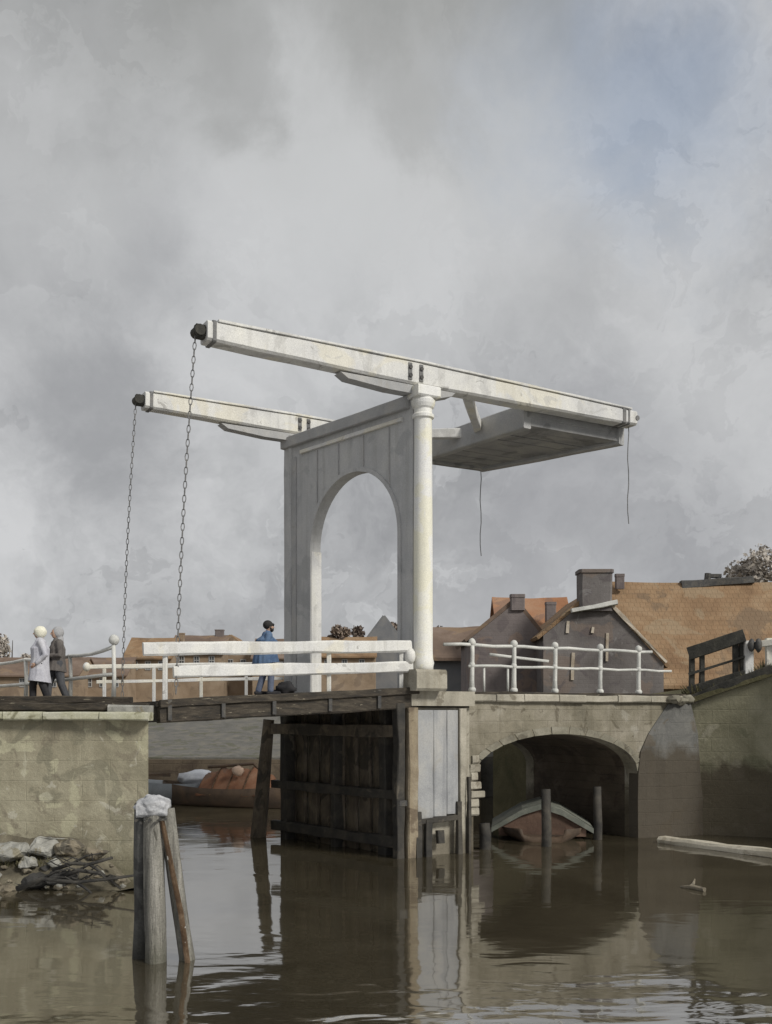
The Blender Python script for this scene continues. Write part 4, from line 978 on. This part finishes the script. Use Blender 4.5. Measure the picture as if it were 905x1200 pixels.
# ------------------------------------------------------------------ light and sky
SUN_EL, sdx, sdy = R(36), .77, -.64
sun = bpy.data.lights.new('sun', 'SUN'); sun.energy = 1.5; sun.angle = R(12); sun.color = (1.0, .965, .89)
so = bpy.data.objects.new('sun', sun); COL.objects.link(so)
dirv = Vector((sdx, sdy, 0)).normalized()*math.cos(SUN_EL)+Vector((0,0,math.sin(SUN_EL)))
so.rotation_euler = dirv.to_track_quat('Z', 'Y').to_euler(); so.location = (20, -20, 30)

EXPO = .95
world = bpy.data.worlds.new('World'); scene.world = world; world.use_nodes = True
t = NT(world.node_tree); t.n.clear()
out = t.new('ShaderNodeOutputWorld'); bg = t.new('ShaderNodeBackground'); t.link(bg.outputs[0], out.inputs[0]); bg.inputs['Strength'].default_value = .1
sky = t.new('ShaderNodeTexSky', sky_type='NISHITA'); sky.sun_disc = False; sky.sun_elevation = SUN_EL; sky.sun_rotation = math.atan2(dirv.x, dirv.y); sky.air_density = 1.2; sky.dust_density = 2.0
gen = t.new('ShaderNodeTexCoord').outputs['Generated']
dirn = t.vmath('NORMALIZE', gen)
wn = t.noise(dirn, 3.2, 6, .6)
warp = t.vmath('ADD', dirn, t.scale(t.vmath('SUBTRACT', wn.outputs['Color'], (.5,.5,.5)), .44))
wb = t.noise(dirn, 5.5, 8, .62, .3)
warpb = t.vmath('ADD', dirn, t.scale(t.vmath('SUBTRACT', wb.outputs['Color'], (.5,.5,.5)), .24))
def blob(px, py, r0, r1):
    v = Vector(((px-CX)/F, 1, (HZ-py)/F)).normalized()
    d = t.vmath('DISTANCE', warpb, tuple(v))
    mr = t.new('ShaderNodeMapRange', interpolation_type='SMOOTHSTEP'); mr.inputs['From Min'].default_value = r1; mr.inputs['From Max'].default_value = r0
    t.link(d, mr.inputs['Value']); return mr.outputs[0]
K = 1.08/.1/(2**EXPO)
base = t.noise(warp, 2.6, 7, .58)
fine = t.noise(warp, 8.5, 8, .62, .4)
bf = t.math('ADD', t.math('MULTIPLY', base.outputs['Fac'], .66), t.math('MULTIPLY', fine.outputs['Fac'], .34))
cl = t.ramp(bf, [(.36, (.30,.306,.318)), (.45, (.385,.392,.402)), (.53, (.475,.482,.492)), (.62, (.57,.576,.585))])
edge = t.noise(warp, 4.3, 7, .6, .4)                                  # cloud edges that end in a line
cl = t.mix(t.math('MULTIPLY', t.ramp(edge.outputs['Fac'], [(.55, 0), (.562, 1)]), .30), cl, (.57,.577,.585))
edge2 = t.noise(t.vmath('ADD', warp, (3.1,1.7,.4)), 3.4, 8, .62, .5)
cl = t.mix(t.math('MULTIPLY', t.ramp(edge2.outputs['Fac'], [(.555, 0), (.565, 1)]), .27), cl, (.27,.275,.285))
cl = t.mix(t.math('MULTIPLY', blob(440, 10, .13, .23), .75), cl, (.27,.275,.265))
cl = t.mix(t.math('MULTIPLY', blob(120, 0, .08, .22), .55), cl, (.27,.275,.27))
cl = t.mix(t.math('MULTIPLY', blob(180, 275, .02, .10), .8), cl, (.25,.256,.27))
cl = t.mix(t.math('MULTIPLY', blob(640, 345, .02, .09), .7), cl, (.26,.265,.275))
cl = t.mix(t.math('MULTIPLY', blob(110, 500, .03, .12), .7), cl, (.26,.266,.28))
cl = t.mix(t.math('MULTIPLY', blob(700, 620, .05, .2), .45), cl, (.31,.315,.335))
cl = t.mix(t.math('MULTIPLY', blob(330, 230, .04, .2), .75), cl, (.58,.588,.597))
cl = t.mix(t.math('MULTIPLY', blob(570, 250, .04, .2), .7), cl, (.57,.577,.585))
cl = t.mix(t.math('MULTIPLY', blob(20, 330, .02, .12), .35), cl, (.32,.325,.335))
cl = t.mix(t.math('MULTIPLY', blob(640, 600, .02, .09), .35), cl, (.28,.285,.30))
cl = t.mix(t.math('MULTIPLY', blob(850, 400, .03, .15), .5), cl, (.53,.537,.545))
cl = t.mix(t.math('MULTIPLY', blob(270, 100, .02, .07), .5), cl, (.29,.295,.29))
cl = t.mix(t.math('MULTIPLY', blob(500, 140, .02, .07), .4), cl, (.30,.305,.30))
cl = t.mix(t.math('MULTIPLY', blob(70, 210, .03, .12), .5), cl, (.52,.527,.535))
cl = t.mix(t.math('MULTIPLY', blob(300, 460, .02, .10), .4), cl, (.53,.537,.547))
cl = t.scale(cl, K)
bl = t.math('MULTIPLY', blob(770, 110, .02, .19), .46)
skyc = t.scale(sky.outputs[0], .75)
full = t.mix(bl, cl, skyc)
t.link(full, bg.inputs['Color'])
vs = scene.view_settings; scene.display_settings.display_device = 'sRGB'; vs.view_transform = 'Standard'; vs.look = 'None'; vs.exposure = EXPO; vs.gamma = 1; vs.use_curve_mapping = False
scene.cycles.max_bounces = 8
